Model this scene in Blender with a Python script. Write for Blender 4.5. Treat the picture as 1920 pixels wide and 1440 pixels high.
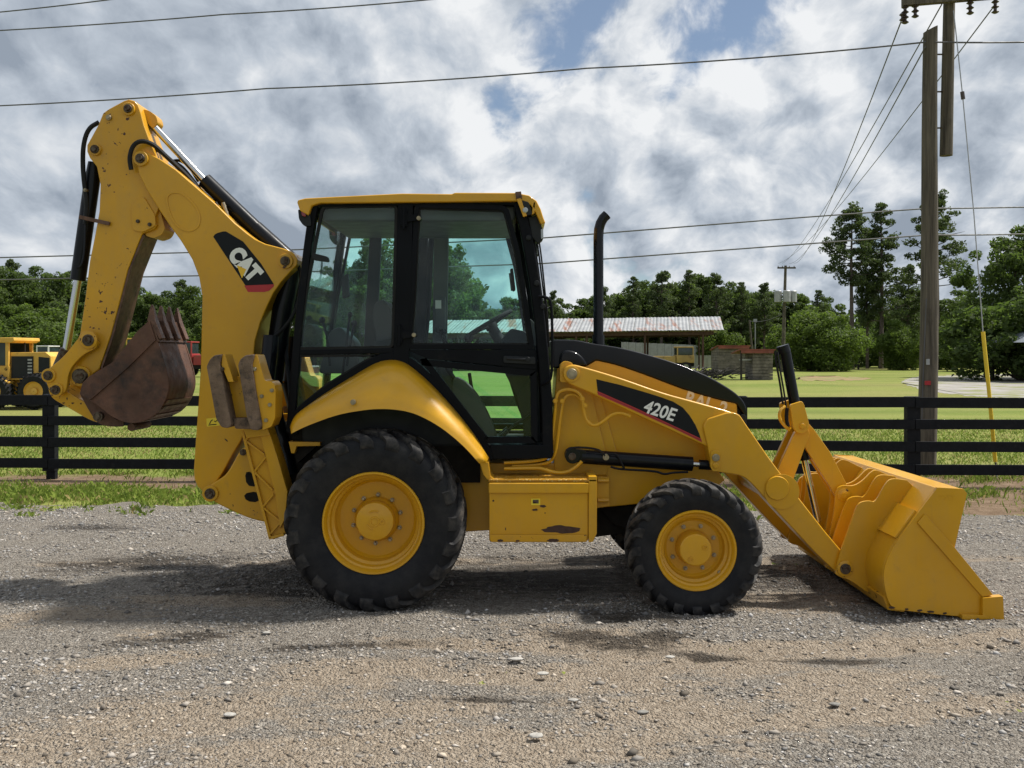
import bpy, bmesh, math, random
import numpy as np
from mathutils import Vector, Matrix

for _o in list(bpy.data.objects):
    bpy.data.objects.remove(_o)
random.seed(7)
rng = np.random.default_rng(11)
scene = bpy.context.scene
C = scene.collection
R = math.radians

# ------------------------------------------------------------------ camera
F, HY, CH = 1815.0, 660.0, 1.8          # focal length and horizon in photograph pixels, eye height
cam_d = bpy.data.cameras.new('camera')
cam = bpy.data.objects.new('camera', cam_d)
C.objects.link(cam)
cam.location = (0, 0, CH)
cam.rotation_euler = (R(90), 0, 0)
cam_d.sensor_width = 36
cam_d.lens = 36 * F / 1920
cam_d.shift_y = (HY - 720) / 1920
cam_d.clip_end = 3000
scene.camera = cam

# ------------------------------------------------------------------ world: daylight sky with broken cloud
SKX, SKY_ = 15.5, 9.1                     # which part of the cloud field stands over the camera
SUN_EL, SUN_AZ = 58.0, 74.0             # azimuth measured from +Y (away from the camera) towards +X
world = bpy.data.worlds.new('World')
scene.world = world
world.use_nodes = True


class NT:
    """small helper for wiring node trees"""
    def __init__(s, tree):
        s.t = tree
        s.n = tree.nodes
        s.l = tree.links

    def new(s, typ, **kw):
        nd = s.n.new(typ)
        for k, v in kw.items():
            setattr(nd, k, v)
        return nd

    def put(s, sock, v):
        if isinstance(v, bpy.types.NodeSocket):
            s.l.new(v, sock)
        elif v is not None:
            sock.default_value = v

    def math(s, op, a, b=None, c=None, clamp=False):
        nd = s.new('ShaderNodeMath', operation=op, use_clamp=clamp)
        s.put(nd.inputs[0], a)
        s.put(nd.inputs[1], b)
        s.put(nd.inputs[2], c)
        return nd.outputs[0]

    def vmath(s, op, a, b=None):
        nd = s.new('ShaderNodeVectorMath', operation=op)
        s.put(nd.inputs[0], a)
        s.put(nd.inputs[1], b)
        return nd.outputs['Value'] if op in ('LENGTH', 'DISTANCE', 'DOT_PRODUCT') else nd.outputs[0]

    def noise(s, vec, scale, detail=4, rough=0.55, lac=2.0, dist=0.0, out=0):
        nd = s.new('ShaderNodeTexNoise')
        s.put(nd.inputs['Vector'], vec)
        nd.inputs['Scale'].default_value = scale
        nd.inputs['Detail'].default_value = detail
        nd.inputs['Roughness'].default_value = rough
        nd.inputs['Lacunarity'].default_value = lac
        nd.inputs['Distortion'].default_value = dist
        return nd.outputs[out]

    def voronoi(s, vec, scale, out='Color', feature='F1'):
        nd = s.new('ShaderNodeTexVoronoi', feature=feature)
        s.put(nd.inputs['Vector'], vec)
        nd.inputs['Scale'].default_value = scale
        return nd.outputs[out]

    def range(s, v, a, b, c=0.0, d=1.0, smooth=False):
        nd = s.new('ShaderNodeMapRange')
        nd.interpolation_type = 'SMOOTHSTEP' if smooth else 'LINEAR'
        s.put(nd.inputs[0], v)
        for i, q in enumerate((a, b, c, d)):
            s.put(nd.inputs[i + 1], q)
        return nd.outputs[0]

    def mix(s, f, a, b, blend='MIX'):
        nd = s.new('ShaderNodeMix', data_type='RGBA', blend_type=blend)
        s.put(nd.inputs[0], f)
        s.put(nd.inputs[6], a if not isinstance(a, tuple) else (*a[:3], 1))
        s.put(nd.inputs[7], b if not isinstance(b, tuple) else (*b[:3], 1))
        return nd.outputs[2]

    def mapping(s, vec, scale=(1, 1, 1), loc=(0, 0, 0), rot=(0, 0, 0)):
        nd = s.new('ShaderNodeMapping')
        s.put(nd.inputs[0], vec)
        nd.inputs['Location'].default_value = loc
        nd.inputs['Rotation'].default_value = rot
        nd.inputs['Scale'].default_value = scale
        return nd.outputs[0]


w = NT(world.node_tree)
w.n.clear()
sky = w.new('ShaderNodeTexSky', sky_type='NISHITA', sun_disc=False)
sky.sun_elevation = R(SUN_EL)
sky.sun_rotation = R(SUN_AZ)
sky.altitude = 50
sky.air_density = 1.0
sky.dust_density = 0.6
sky.ozone_density = 2.0
tc = w.new('ShaderNodeTexCoord')
dirn = w.vmath('NORMALIZE', tc.outputs['Generated'])
sx = w.new('ShaderNodeSeparateXYZ')
w.put(sx.inputs[0], dirn)
zc = w.math('ADD', w.math('MAXIMUM', sx.outputs[2], 0.0), 0.55)
cx = w.new('ShaderNodeCombineXYZ')
w.put(cx.inputs[0], w.math('DIVIDE', sx.outputs[0], zc))
w.put(cx.inputs[1], w.math('MULTIPLY', w.math('DIVIDE', sx.outputs[1], zc), 0.72))
P0 = w.mapping(cx.outputs[0], loc=(SKX, SKY_, 0.4))
warp = w.noise(P0, 5.0, 3, 0.5, out=1)
Pw = w.vmath('ADD', P0, w.vmath('SCALE', w.vmath('SUBTRACT', warp, (0.5, 0.5, 0.5)), None))
Pw.node.inputs[1].links[0].from_node.inputs['Scale'].default_value = 0.11


def cloud_density(vec):
    big = w.noise(vec, 3.0, 1, 0.5)
    fine = w.noise(vec, 7.4, 10, 0.57)
    return w.math('ADD', w.math('MULTIPLY', big, 0.5), w.math('MULTIPLY', fine, 0.5))


n1 = cloud_density(Pw)
n2 = cloud_density(w.vmath('ADD', Pw, (0.020, -0.034, 0.0)))
# where the cover thins towards the upper right and thickens to the left
gap = w.vmath('DISTANCE', cx.outputs[0], (0.262, 0.800, 0.0))
gapb = w.range(gap, 0.03, 0.22, -0.078, 0.0, True)
left = w.range(sx.outputs[0], -0.50, 0.10, 1.0, 0.0, True)
dens = w.math('ADD', w.math('ADD', n1, gapb), w.math('ADD', w.math('MULTIPLY', left, 0.05), 0.095))
cover = w.range(dens, 0.445, 0.525, 0.0, 1, True)
slope = w.math('SUBTRACT', n1, n2)
mass = w.range(w.noise(w.mapping(P0, loc=(2.2, 7.1, 0)), 3.4, 2, 0.5), 0.46, 0.66, 0, 1, True)
lit = w.math('ADD', w.math('MULTIPLY', slope, w.math('SUBTRACT', 7.6, w.math('MULTIPLY', left, 2.4))), 0.75)
lit = w.math('SUBTRACT', lit, w.math('MULTIPLY', w.range(dens, 0.52, 0.72, 0, 1), 0.34))
lit = w.math('SUBTRACT', lit, w.math('MULTIPLY', mass, 0.36))
lit = w.math('SUBTRACT', lit, w.math('MULTIPLY', left, 0.12))
lit = w.math('MULTIPLY', w.math('ADD', w.math('SUBTRACT', lit, 0.45), 0.6), 0.83, clamp=True)
ramp = w.new('ShaderNodeValToRGB')
w.put(ramp.inputs[0], lit)
ramp.color_ramp.elements[0].color = (3.5, 4.1, 4.95, 1)
ramp.color_ramp.elements[0].position = 0.0
ramp.color_ramp.elements[1].color = (10.2, 10.4, 10.6, 1)
ramp.color_ramp.elements[1].position = 0.97
e = ramp.color_ramp.elements.new(0.42)
e.color = (5.9, 6.55, 7.4, 1)
skyc = w.mix(0.20, w.mix(1.0, sky.outputs[0], (0.86, 0.98, 1.06), 'MULTIPLY'), (7.0, 7.3, 7.6))
col = w.mix(cover, skyc, ramp.outputs[0])
below = w.range(sx.outputs[2], -0.03, 0.0, 0, 1)
col = w.mix(below, (2.0, 2.0, 1.8), col)
bg = w.new('ShaderNodeBackground')
w.put(bg.inputs[0], col)
bg.inputs[1].default_value = 0.067
world.cycles.sampling_method = 'MANUAL'
world.cycles.sample_map_resolution = 256
wo = w.new('ShaderNodeOutputWorld')
w.l.new(bg.outputs[0], wo.inputs[0])

# ------------------------------------------------------------------ sun through thin cloud
sd = bpy.data.lights.new('sun', 'SUN')
sd.energy = 4.9
sd.angle = R(4.5)
sd.color = (1.0, 0.95, 0.87)
sun = bpy.data.objects.new('sun', sd)
C.objects.link(sun)
sv = Vector((math.sin(R(SUN_AZ)) * math.cos(R(SUN_EL)), math.cos(R(SUN_AZ)) * math.cos(R(SUN_EL)), math.sin(R(SUN_EL))))
sun.rotation_euler = sv.to_track_quat('Z', 'Y').to_euler()
sun.location = sv * 40

vs = scene.view_settings
vs.view_transform = 'Standard'
vs.look = 'None'
vs.exposure = 0.36
vs.gamma = 1.0
vs.use_curve_mapping = False
scene.render.engine = 'CYCLES'
scene.cycles.use_denoising = True
scene.cycles.max_bounces = 6
scene.cycles.transparent_max_bounces = 24
scene.cycles.caustics_reflective = False
scene.cycles.caustics_refractive = False

# ------------------------------------------------------------------ coordinates and mesh helpers


def W(px, py, Y):
    """photograph pixel at depth Y -> world point"""
    return Vector(((px - 960) * Y / F, Y, CH - (py - HY) * Y / F))


def G(px, py):
    """photograph pixel on the ground -> (X, Y)"""
    Y = CH * F / (py - HY)
    return ((px - 960) * Y / F, Y)


def chaikin(pts, n=2, closed=True):
    """corner cutting; a point given as (x, y, 1) stays sharp"""
    pts = [(p[0], p[1], (p[2] if len(p) > 2 else 0)) for p in pts]
    for _ in range(n):
        out = []
        m = len(pts)
        for i, p in enumerate(pts):
            if not closed and i in (0, m - 1) or p[2]:
                out.append((p[0], p[1], 1))
                continue
            a, b = pts[i - 1], pts[(i + 1) % m]
            out.append((p[0] + .25 * (a[0] - p[0]), p[1] + .25 * (a[1] - p[1]), 0))
            out.append((p[0] + .25 * (b[0] - p[0]), p[1] + .25 * (b[1] - p[1]), 0))
        pts = out
    return [(p[0], p[1]) for p in pts]


def fillet(pts, r, n=4):
    """round every corner of a closed outline (same units as pts)"""
    out = []
    m = len(pts)
    for i, p in enumerate(pts):
        p = Vector(p[:2])
        a = Vector(pts[i - 1][:2]) - p
        b = Vector(pts[(i + 1) % m][:2]) - p
        k = min(r, a.length * .45, b.length * .45)
        q0, q1 = p + a.normalized() * k, p + b.normalized() * k
        for j in range(n + 1):
            t = j / n
            out.append(tuple(q0 * (1 - t) ** 2 + p * 2 * t * (1 - t) + q1 * t * t))
    return out


def circ(cx_, cy_, r, n=24, a0=0, a1=360):
    full = abs(a1 - a0) >= 360
    k = n if full else n + 1
    return [(cx_ + r * math.cos(R(a0 + (a1 - a0) * i / n)), cy_ + r * math.sin(R(a0 + (a1 - a0) * i / n))) for i in range(k)]


def offset_poly(pts, d):
    """inset a closed outline by d (works for either winding)"""
    area = sum(a[0] * b[1] - b[0] * a[1] for a, b in zip(pts, pts[1:] + pts[:1]))
    sgn = 1 if area > 0 else -1
    out = []
    m = len(pts)
    for i in range(m):
        p = Vector(pts[i][:2])
        e0 = (p - Vector(pts[i - 1][:2])).normalized()
        e1 = (Vector(pts[(i + 1) % m][:2]) - p).normalized()
        n0, n1_ = Vector((-e0.y, e0.x)) * sgn, Vector((-e1.y, e1.x)) * sgn
        bis = n0 + n1_
        k = max(bis.length_squared, .4)
        out.append(tuple(p + bis * (2 * d / k)))
    return out


def stroke(pts, wd):
    """outline of a polyline drawn wd wide"""
    L, Rr = [], []
    m = len(pts)
    for i in range(m):
        p = Vector(pts[i][:2])
        a = Vector(pts[max(i - 1, 0)][:2])
        b = Vector(pts[min(i + 1, m - 1)][:2])
        t = (b - a).normalized()
        n_ = Vector((-t.y, t.x)) * wd / 2
        L.append(tuple(p + n_))
        Rr.append(tuple(p - n_))
    return L + Rr[::-1]


class MB:
    def __init__(s):
        s.v, s.f, s.b = [], [], []

    def add(s, verts, faces):
        o = len(s.v)
        s.v += [tuple(q) for q in verts]
        s.f += [tuple(i + o for i in f) for f in faces]
        return s

    def prism(s, poly, Yr, y0, y1):
        """outline in photograph pixels as seen at depth Yr, extruded straight from y0 to y1"""
        pts = [W(p[0], p[1], Yr) for p in poly]
        return s.xz([(p.x, p.z) for p in pts], y0, y1)

    def xz(s, poly, y0, y1):
        area = sum(a[0] * b[1] - b[0] * a[1] for a, b in zip(poly, poly[1:] + poly[:1]))
        if area < 0:
            poly = poly[::-1]
        m = len(poly)
        v = [(x, y0, z) for x, z in poly] + [(x, y1, z) for x, z in poly]
        f = [tuple(range(m)), tuple(range(2 * m - 1, m - 1, -1))]
        f += [((i + 1) % m, i, i + m, (i + 1) % m + m) for i in range(m)]
        return s.add(v, f)

    def ring(s, outer, inner, Yr, y0, y1):
        m = len(outer)
        O = [W(p[0], p[1], Yr) for p in outer]
        I = [W(p[0], p[1], Yr) for p in inner]
        v = [(p.x, y0, p.z) for p in O] + [(p.x, y0, p.z) for p in I] + [(p.x, y1, p.z) for p in O] + [(p.x, y1, p.z) for p in I]
        f = []
        for i in range(m):
            j = (i + 1) % m
            f += [(i, j, m + j, m + i), (2 * m + i, 3 * m + i, 3 * m + j, 2 * m + j), (i, 2 * m + i, 2 * m + j, j), (m + i, m + j, 3 * m + j, 3 * m + i)]
        return s.add(v, f)

    def box(s, x0, x1, y0, y1, z0, z1):
        v = [(x, y, z) for z in (z0, z1) for y in (y0, y1) for x in (x0, x1)]
        return s.add(v, [(0, 2, 3, 1), (4, 5, 7, 6), (0, 1, 5, 4), (2, 6, 7, 3), (0, 4, 6, 2), (1, 3, 7, 5)])

    def loft(s, rings, closed=True, caps=True):
        m = len(rings[0])
        v = [p for r in rings for p in r]
        f = []
        for k in range(len(rings) - 1):
            for i in range(m if closed else m - 1):
                j = (i + 1) % m
                f.append((k * m + i, k * m + j, (k + 1) * m + j, (k + 1) * m + i))
        if caps and closed:
            f.append(tuple(range(m))[::-1])
            f.append(tuple(range((len(rings) - 1) * m, len(rings) * m)))
        return s.add(v, f)

    def tube(s, pts, r, n=10, caps=True):
        pts = [Vector(p) for p in pts]
        rings = []
        up = None
        for i, p in enumerate(pts):
            t = (pts[min(i + 1, len(pts) - 1)] - pts[max(i - 1, 0)]).normalized()
            if up is None:
                up = t.orthogonal().normalized()
            up = (up - t * up.dot(t)).normalized()
            sd_ = t.cross(up)
            rr = r[i] if isinstance(r, (list, tuple)) else r
            rings.append([p + (up * math.cos(2 * math.pi * k / n) + sd_ * math.sin(2 * math.pi * k / n)) * rr for k in range(n)])
        return s.loft(rings, True, caps)

    def lathe_y(s, c, prof, n=48, caps=False):
        """profile of (y offset, radius) spun about the axis through c along Y"""
        rings = []
        for yo, rr in prof:
            rings.append([(c[0] + rr * math.cos(2 * math.pi * k / n), c[1] + yo, c[2] + rr * math.sin(2 * math.pi * k / n)) for k in range(n)])
        return s.loft(rings, True, caps)

    def build(s, name, mat, parent=None, bevel=0.0, seg=2, angle=35, smooth=True, loc=None):
        me = bpy.data.meshes.new(name)
        bm = bmesh.new()
        vs_ = [bm.verts.new(p) for p in s.v]
        for f in s.f:
            try:
                bm.faces.new([vs_[i] for i in f])
            except ValueError:
                pass
        bmesh.ops.recalc_face_normals(bm, faces=bm.faces[:])
        if bevel > 0:
            es = [e_ for e_ in bm.edges if len(e_.link_faces) == 2 and e_.calc_face_angle(0) > R(30)]
            bmesh.ops.bevel(bm, geom=es, offset=bevel, segments=seg, affect='EDGES', profile=0.5, clamp_overlap=True)
        bm.to_mesh(me)
        bm.free()
        if smooth:
            me.polygons.foreach_set('use_smooth', [True] * len(me.polygons))
            me.set_sharp_from_angle(angle=R(angle))
        o = link(name, me, mat, parent, loc)
        if bevel > 0 and smooth:
            wn = o.modifiers.new('weighted_normals', 'WEIGHTED_NORMAL')
            wn.keep_sharp = True
        return o


def link(name, me, mat, parent=None, loc=None):
    o = bpy.data.objects.new(name, me)
    if mat is not None and me is not None:
        for m in (mat if isinstance(mat, (list, tuple)) else [mat]):
            me.materials.append(m)
    C.objects.link(o)
    if loc is not None:
        o.location = loc
    if parent is not None:
        set_parent(o, parent)
    return o


def set_parent(o, parent):
    o.parent = parent
    o.matrix_parent_inverse = Matrix.Translation(-Vector(parent.location))


def tag(o, label=None, cat=None, group=None, kind=None):
    if label:
        o['label'] = label
    if cat:
        o['category'] = cat
    if group:
        o['group'] = group
    if kind:
        o['kind'] = kind
    return o


def thing(name, label, cat, loc=(0, 0, 0), group=None):
    o = bpy.data.objects.new(name, None)
    C.objects.link(o)
    o.empty_display_size = 0.2
    o.location = loc
    return tag(o, label, cat, group)


def part_empty(name, parent, loc):
    o = bpy.data.objects.new(name, None)
    C.objects.link(o)
    o.location = loc
    set_parent(o, parent)
    return o


def copy_tree(o, parent=None, move=None):
    c = o.copy()
    C.objects.link(c)
    if parent is not None:
        inv = o.matrix_parent_inverse.copy()
        c.parent = parent
        c.matrix_parent_inverse = inv
    if move is not None:
        c.location = Vector(o.location) + Vector(move)
    for ch in [q for q in bpy.data.objects if q.parent == o]:
        copy_tree(ch, c)
    return c


def raw_mesh(name, verts, faces_flat, nper, mats, attrs=None, smooth=False):
    """numpy arrays -> mesh; all faces have nper corners"""
    me = bpy.data.meshes.new(name)
    nv, nf = len(verts), len(faces_flat) // nper
    me.vertices.add(nv)
    me.vertices.foreach_set('co', np.ascontiguousarray(verts, dtype=np.float32).ravel())
    me.loops.add(nf * nper)
    me.loops.foreach_set('vertex_index', np.ascontiguousarray(faces_flat, dtype=np.int32))
    me.polygons.add(nf)
    me.polygons.foreach_set('loop_start', np.arange(0, nf * nper, nper, dtype=np.int32))
    if smooth:
        me.polygons.foreach_set('use_smooth', np.ones(nf, dtype=bool))
    for nm, arr in (attrs or {}).items():
        if arr.ndim == 2:
            a = me.attributes.new(nm, 'FLOAT_COLOR', 'POINT')
            a.data.foreach_set('color', np.ascontiguousarray(arr, dtype=np.float32).ravel())
        else:
            a = me.attributes.new(nm, 'FLOAT', 'POINT')
            a.data.foreach_set('value', np.ascontiguousarray(arr, dtype=np.float32))
    me.update(calc_edges=True)
    for m in mats:
        me.materials.append(m)
    return me


def value_noise(x, y, seed=0):
    xi, yi = np.floor(x).astype(np.int64), np.floor(y).astype(np.int64)
    xf, yf = x - xi, y - yi
    u, v = xf * xf * (3 - 2 * xf), yf * yf * (3 - 2 * yf)

    def h(a, b):
        q = (a * 374761393 + b * 668265263 + seed * 1442695041) & 0xffffffff
        q = ((q ^ (q >> 13)) * 1274126177) & 0xffffffff
        return ((q ^ (q >> 16)) & 0xffff) / 65535.0
    return (h(xi, yi) * (1 - u) + h(xi + 1, yi) * u) * (1 - v) + (h(xi, yi + 1) * (1 - u) + h(xi + 1, yi + 1) * u) * v


def fbm(x, y, oct_=4, seed=0):
    t, a, s_ = 0, 0.5, 0
    for i in range(oct_):
        t = t + a * value_noise(x * 2 ** i, y * 2 ** i, seed + i * 17)
        s_ += a
        a *= .5
    return t / s_


# ------------------------------------------------------------------ materials
def new_mat(name):
    m = bpy.data.materials.new(name)
    m.use_nodes = True
    t = NT(m.node_tree)
    b = t.n['Principled BSDF']
    return m, t, b


def obj_co(t):
    return t.new('ShaderNodeTexCoord').outputs['Object']


def world_co(t):
    return t.new('ShaderNodeNewGeometry').outputs['Position']


def bump(t, b, h, strength, dist):
    nd = t.new('ShaderNodeBump')
    nd.inputs['Strength'].default_value = strength
    nd.inputs['Distance'].default_value = dist
    t.put(nd.inputs['Height'], h)
    t.l.new(nd.outputs[0], b.inputs['Normal'])


def surf(name, col_, rough=.5, metal=0.0, var=.15, vscale=3.0, bmp=0.0, bscale=60.0, coat=0.0, spec=.5, crough=.15, stain=None, stain_at=(.62, .7), stain_scale=6.0, rvar=.1):
    m, t, b = new_mat(name)
    co = world_co(t)
    n_ = t.noise(co, vscale, 5, .6)
    c_ = t.mix(t.range(n_, .3, .7), tuple(k * (1 - var) for k in col_), tuple(min(k * (1 + var), 1) for k in col_))
    if stain:
        c_ = t.mix(t.range(t.noise(t.mapping(co, loc=(5, 2, 9)), stain_scale, 6, .65), stain_at[0], stain_at[1], 0, 1), c_, stain)
    t.put(b.inputs['Base Color'], c_)
    t.put(b.inputs['Roughness'], t.range(t.noise(co, vscale * 2.7, 4), .3, .7, rough - rvar, rough + rvar))
    b.inputs['Metallic'].default_value = metal
    b.inputs['Coat Weight'].default_value = coat
    b.inputs['Coat Roughness'].default_value = crough
    b.inputs['Specular IOR Level'].default_value = spec
    if bmp:
        bump(t, b, t.noise(co, bscale, 3), bmp, .01)
    return m


def paint(name, chips=.0, dust=.35):
    """yellow machine enamel with uneven fading, dust film and chips down to rust"""
    m, t, b = new_mat(name)
    co = world_co(t)
    n_ = t.noise(co, 1.3, 4, .6)
    c_ = t.mix(t.range(n_, .3, .7), (.550, .278, .0065), (.660, .345, .0095))
    film = t.noise(t.mapping(co, scale=(1, 1, .45)), 5.5, 7, .7)
    c_ = t.mix(t.math('MULTIPLY', t.range(film, .44, .74, 0, 1), dust), c_, (.40, .255, .085))
    spot = t.noise(t.mapping(co, loc=(2, 5, 1)), 11, 8, .7)
    c_ = t.mix(t.range(spot, .58, .74, 0, dust * .9), c_, (.27, .165, .06))
    streak = t.noise(t.mapping(co, scale=(22, 22, 1.3)), 1.0, 4, .6)
    c_ = t.mix(t.range(streak, .64, .82, 0, .30 * dust / .35), c_, (.30, .17, .05))
    r_ = t.range(film, .3, .75, .30, .52)
    if chips:
        k = t.noise(t.mapping(co, loc=(3, 1, 7)), 26, 3, .5)
        k2 = t.noise(t.mapping(co, loc=(8, 4, 2)), 2.2, 2, .5)
        kk = t.range(t.math('ADD', k, t.math('MULTIPLY', k2, .35)), .93 - chips, .955 - chips, 0, 1)
        c_ = t.mix(kk, c_, (.075, .032, .018))
        r_ = t.mix(kk, r_, (.85, .85, .85))
    t.put(b.inputs['Base Color'], c_)
    t.put(b.inputs['Roughness'], r_)
    b.inputs['Coat Weight'].default_value = .32
    b.inputs['Coat Roughness'].default_value = .12
    b.inputs['Specular IOR Level'].default_value = .32
    scr = t.noise(t.mapping(co, scale=(3, 3, 60), rot=(0, .5, 0)), 1.0, 3, .6)
    bump(t, b, t.math('ADD', t.noise(co, 7, 5, .6), t.math('MULTIPLY', scr, .10)), .16, .01)
    return m


M = {}
M['yellow'] = paint('yellow_paint', .0, .24)
M['yellow_worn'] = paint('yellow_paint_chipped', .065, .36)
M['yellow_far'] = surf('yellow_paint_faded', (.62, .36, .06), .5, var=.15, stain=(.25, .14, .05), stain_at=(.6, .75), stain_scale=3)
M['black_paint'] = surf('black_paint', (.0042, .0052, .0078), .42, var=.25, coat=.25, spec=.10, crough=.12, stain=(.030, .028, .026), stain_at=(.62, .88), stain_scale=5)
M['hood'] = surf('hood_black', (.0038, .0048, .0080), .45, var=.15, coat=.40, spec=.08, crough=.07, rvar=.05, stain=(.020, .021, .022), stain_at=(.62, .9), stain_scale=4)
M['frame_black'] = surf('frame_black', (.0042, .0050, .0075), .48, var=.2, spec=.10, stain=(.024, .022, .020), stain_at=(.6, .88), stain_scale=7)
M['dark'] = surf('dark_underside', (.012, .0105, .009), .85, var=.4, vscale=6, spec=.2)
M['plastic'] = surf('dark_plastic', (.011, .013, .016), .55, var=.2, spec=.3)
M['plastic_grey'] = surf('grey_interior_plastic', (.085, .092, .095), .6, var=.12)
M['floor_mat'] = surf('cab_floor_mat', (.10, .105, .10), .8, var=.25, bmp=.3, bscale=40)
M['seat_cloth'] = surf('seat_cloth', (.035, .037, .040), .9, var=.2, bmp=.2, bscale=150)
M['chrome'] = surf('chrome_rod', (.55, .55, .54), .16, 1.0, var=.05, rvar=.05)
M['steel'] = surf('worn_steel_pin', (.10, .078, .058), .5, .7, var=.4, vscale=30, stain=(.05, .025, .014), stain_at=(.5, .6), stain_scale=30)
M['bolt'] = surf('zinc_bolt', (.32, .27, .19), .45, .8, var=.3, vscale=20)
M['hose'] = surf('rubber_hose', (.008, .008, .009), .55, var=.2, spec=.25)
M['rust'] = surf('rusty_steel', (.105, .050, .032), .62, .25, var=.4, vscale=5, bmp=.25, bscale=70, stain=(.028, .019, .017), stain_at=(.5, .68), stain_scale=4.5, rvar=.14)
M['rust_edge'] = surf('worn_rusty_edge', (.125, .066, .045), .5, .45, var=.35, vscale=9, bmp=.25, bscale=80, stain=(.05, .028, .022), stain_at=(.5, .66), stain_scale=9)
M['pad'] = surf('weathered_rubber_pad', (.165, .112, .076), .9, var=.35, vscale=9, bmp=.6, bscale=90, stain=(.055, .042, .033), stain_at=(.50, .70), stain_scale=16)
M['decal_black'] = surf('decal_black', (.006, .007, .010), .45, var=.1, spec=.2)
M['decal_white'] = surf('decal_white', (.80, .80, .77), .4, var=.03)
M['decal_red'] = surf('decal_red', (.42, .014, .022), .4, var=.05)
M['decal_maroon'] = surf('decal_maroon', (.16, .012, .018), .4, var=.05)
M['decal_yellow'] = surf('decal_yellow', (.80, .48, .02), .4, var=.03)
M['warn_yellow'] = surf('warning_label_yellow', (.82, .62, .03), .5, var=.05)
M['letter_faded'] = surf('faded_cream_lettering', (.74, .62, .42), .5, var=.12, vscale=30)
M['red_lens'] = surf('red_lens', (.20, .008, .010), .2, var=.05, coat=.5)
M['lamp_glass'] = surf('lamp_glass', (.35, .37, .38), .12, .3, var=.2)


def glass(name, tint, gloss=1.0):
    m, t, b = new_mat(name)
    t.n.remove(b)
    tr = t.new('ShaderNodeBsdfTransparent')
    tr.inputs[0].default_value = (*tint, 1)
    gl = t.new('ShaderNodeBsdfGlossy')
    gl.inputs['Roughness'].default_value = .02
    gl.inputs[0].default_value = (.95, 1, 1, 1)
    df = t.new('ShaderNodeBsdfDiffuse')
    df.inputs[0].default_value = (.55, .55, .50, 1)
    fr = t.new('ShaderNodeFresnel')
    fr.inputs[0].default_value = 1.5
    mx = t.new('ShaderNodeMixShader')
    t.put(mx.inputs[0], t.math('MULTIPLY', fr.outputs[0], 0.38 * gloss, clamp=True))
    t.l.new(tr.outputs[0], mx.inputs[1])
    t.l.new(gl.outputs[0], mx.inputs[2])
    # a little dust on the pane
    co = world_co(t)
    dn = t.range(t.noise(co, 4, 6, .65), .45, .8, .001, .008)
    m2 = t.new('ShaderNodeMixShader')
    t.put(m2.inputs[0], dn)
    t.l.new(mx.outputs[0], m2.inputs[1])
    t.l.new(df.outputs[0], m2.inputs[2])
    t.l.new(m2.outputs[0], t.n['Material Output'].inputs[0])
    return m


M['glass'] = glass('tinted_glass', (.915, .975, .965))
M['glass_far'] = glass('tinted_glass_green', (.75, .970, .930))


def tyre_mat():
    m, t, b = new_mat('tyre_rubber')
    co = world_co(t)
    n_ = t.noise(co, 7, 6, .65)
    c_ = t.mix(t.range(n_, .4, .75), (.0075, .0083, .0108), (.024, .0235, .024))
    at = t.new('ShaderNodeAttribute', attribute_name='lug')
    dust_ = t.math('MULTIPLY', at.outputs['Fac'], t.range(t.noise(co, 16, 5, .65), .40, .70, .05, 1))
    c_ = t.mix(dust_, c_, (.120, .108, .094))
    t.put(b.inputs['Base Color'], c_)
    b.inputs['Roughness'].default_value = .62
    b.inputs['Specular IOR Level'].default_value = .22
    bump(t, b, t.noise(co, 55, 4), .18, .01)
    return m


M['tyre'] = tyre_mat()


def step_mat():
    """yellow pressed-steel tread with worn bright spots"""
    m, t, b = new_mat('tread_plate')
    co = world_co(t)
    v_ = t.voronoi(co, 42, 'Distance')
    t.put(b.inputs['Base Color'], t.mix(t.range(v_, .2, .45), (.66, .42, .10), (.46, .22, .012)))
    b.inputs['Roughness'].default_value = .45
    bump(t, b, t.range(v_, .15, .45, 1, 0), .8, .008)
    return m


M['tread_plate'] = step_mat()

# ================================================================== SETTING
def attr(t, name, out='Fac'):
    return t.new('ShaderNodeAttribute', attribute_name=name).outputs[out]


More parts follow.
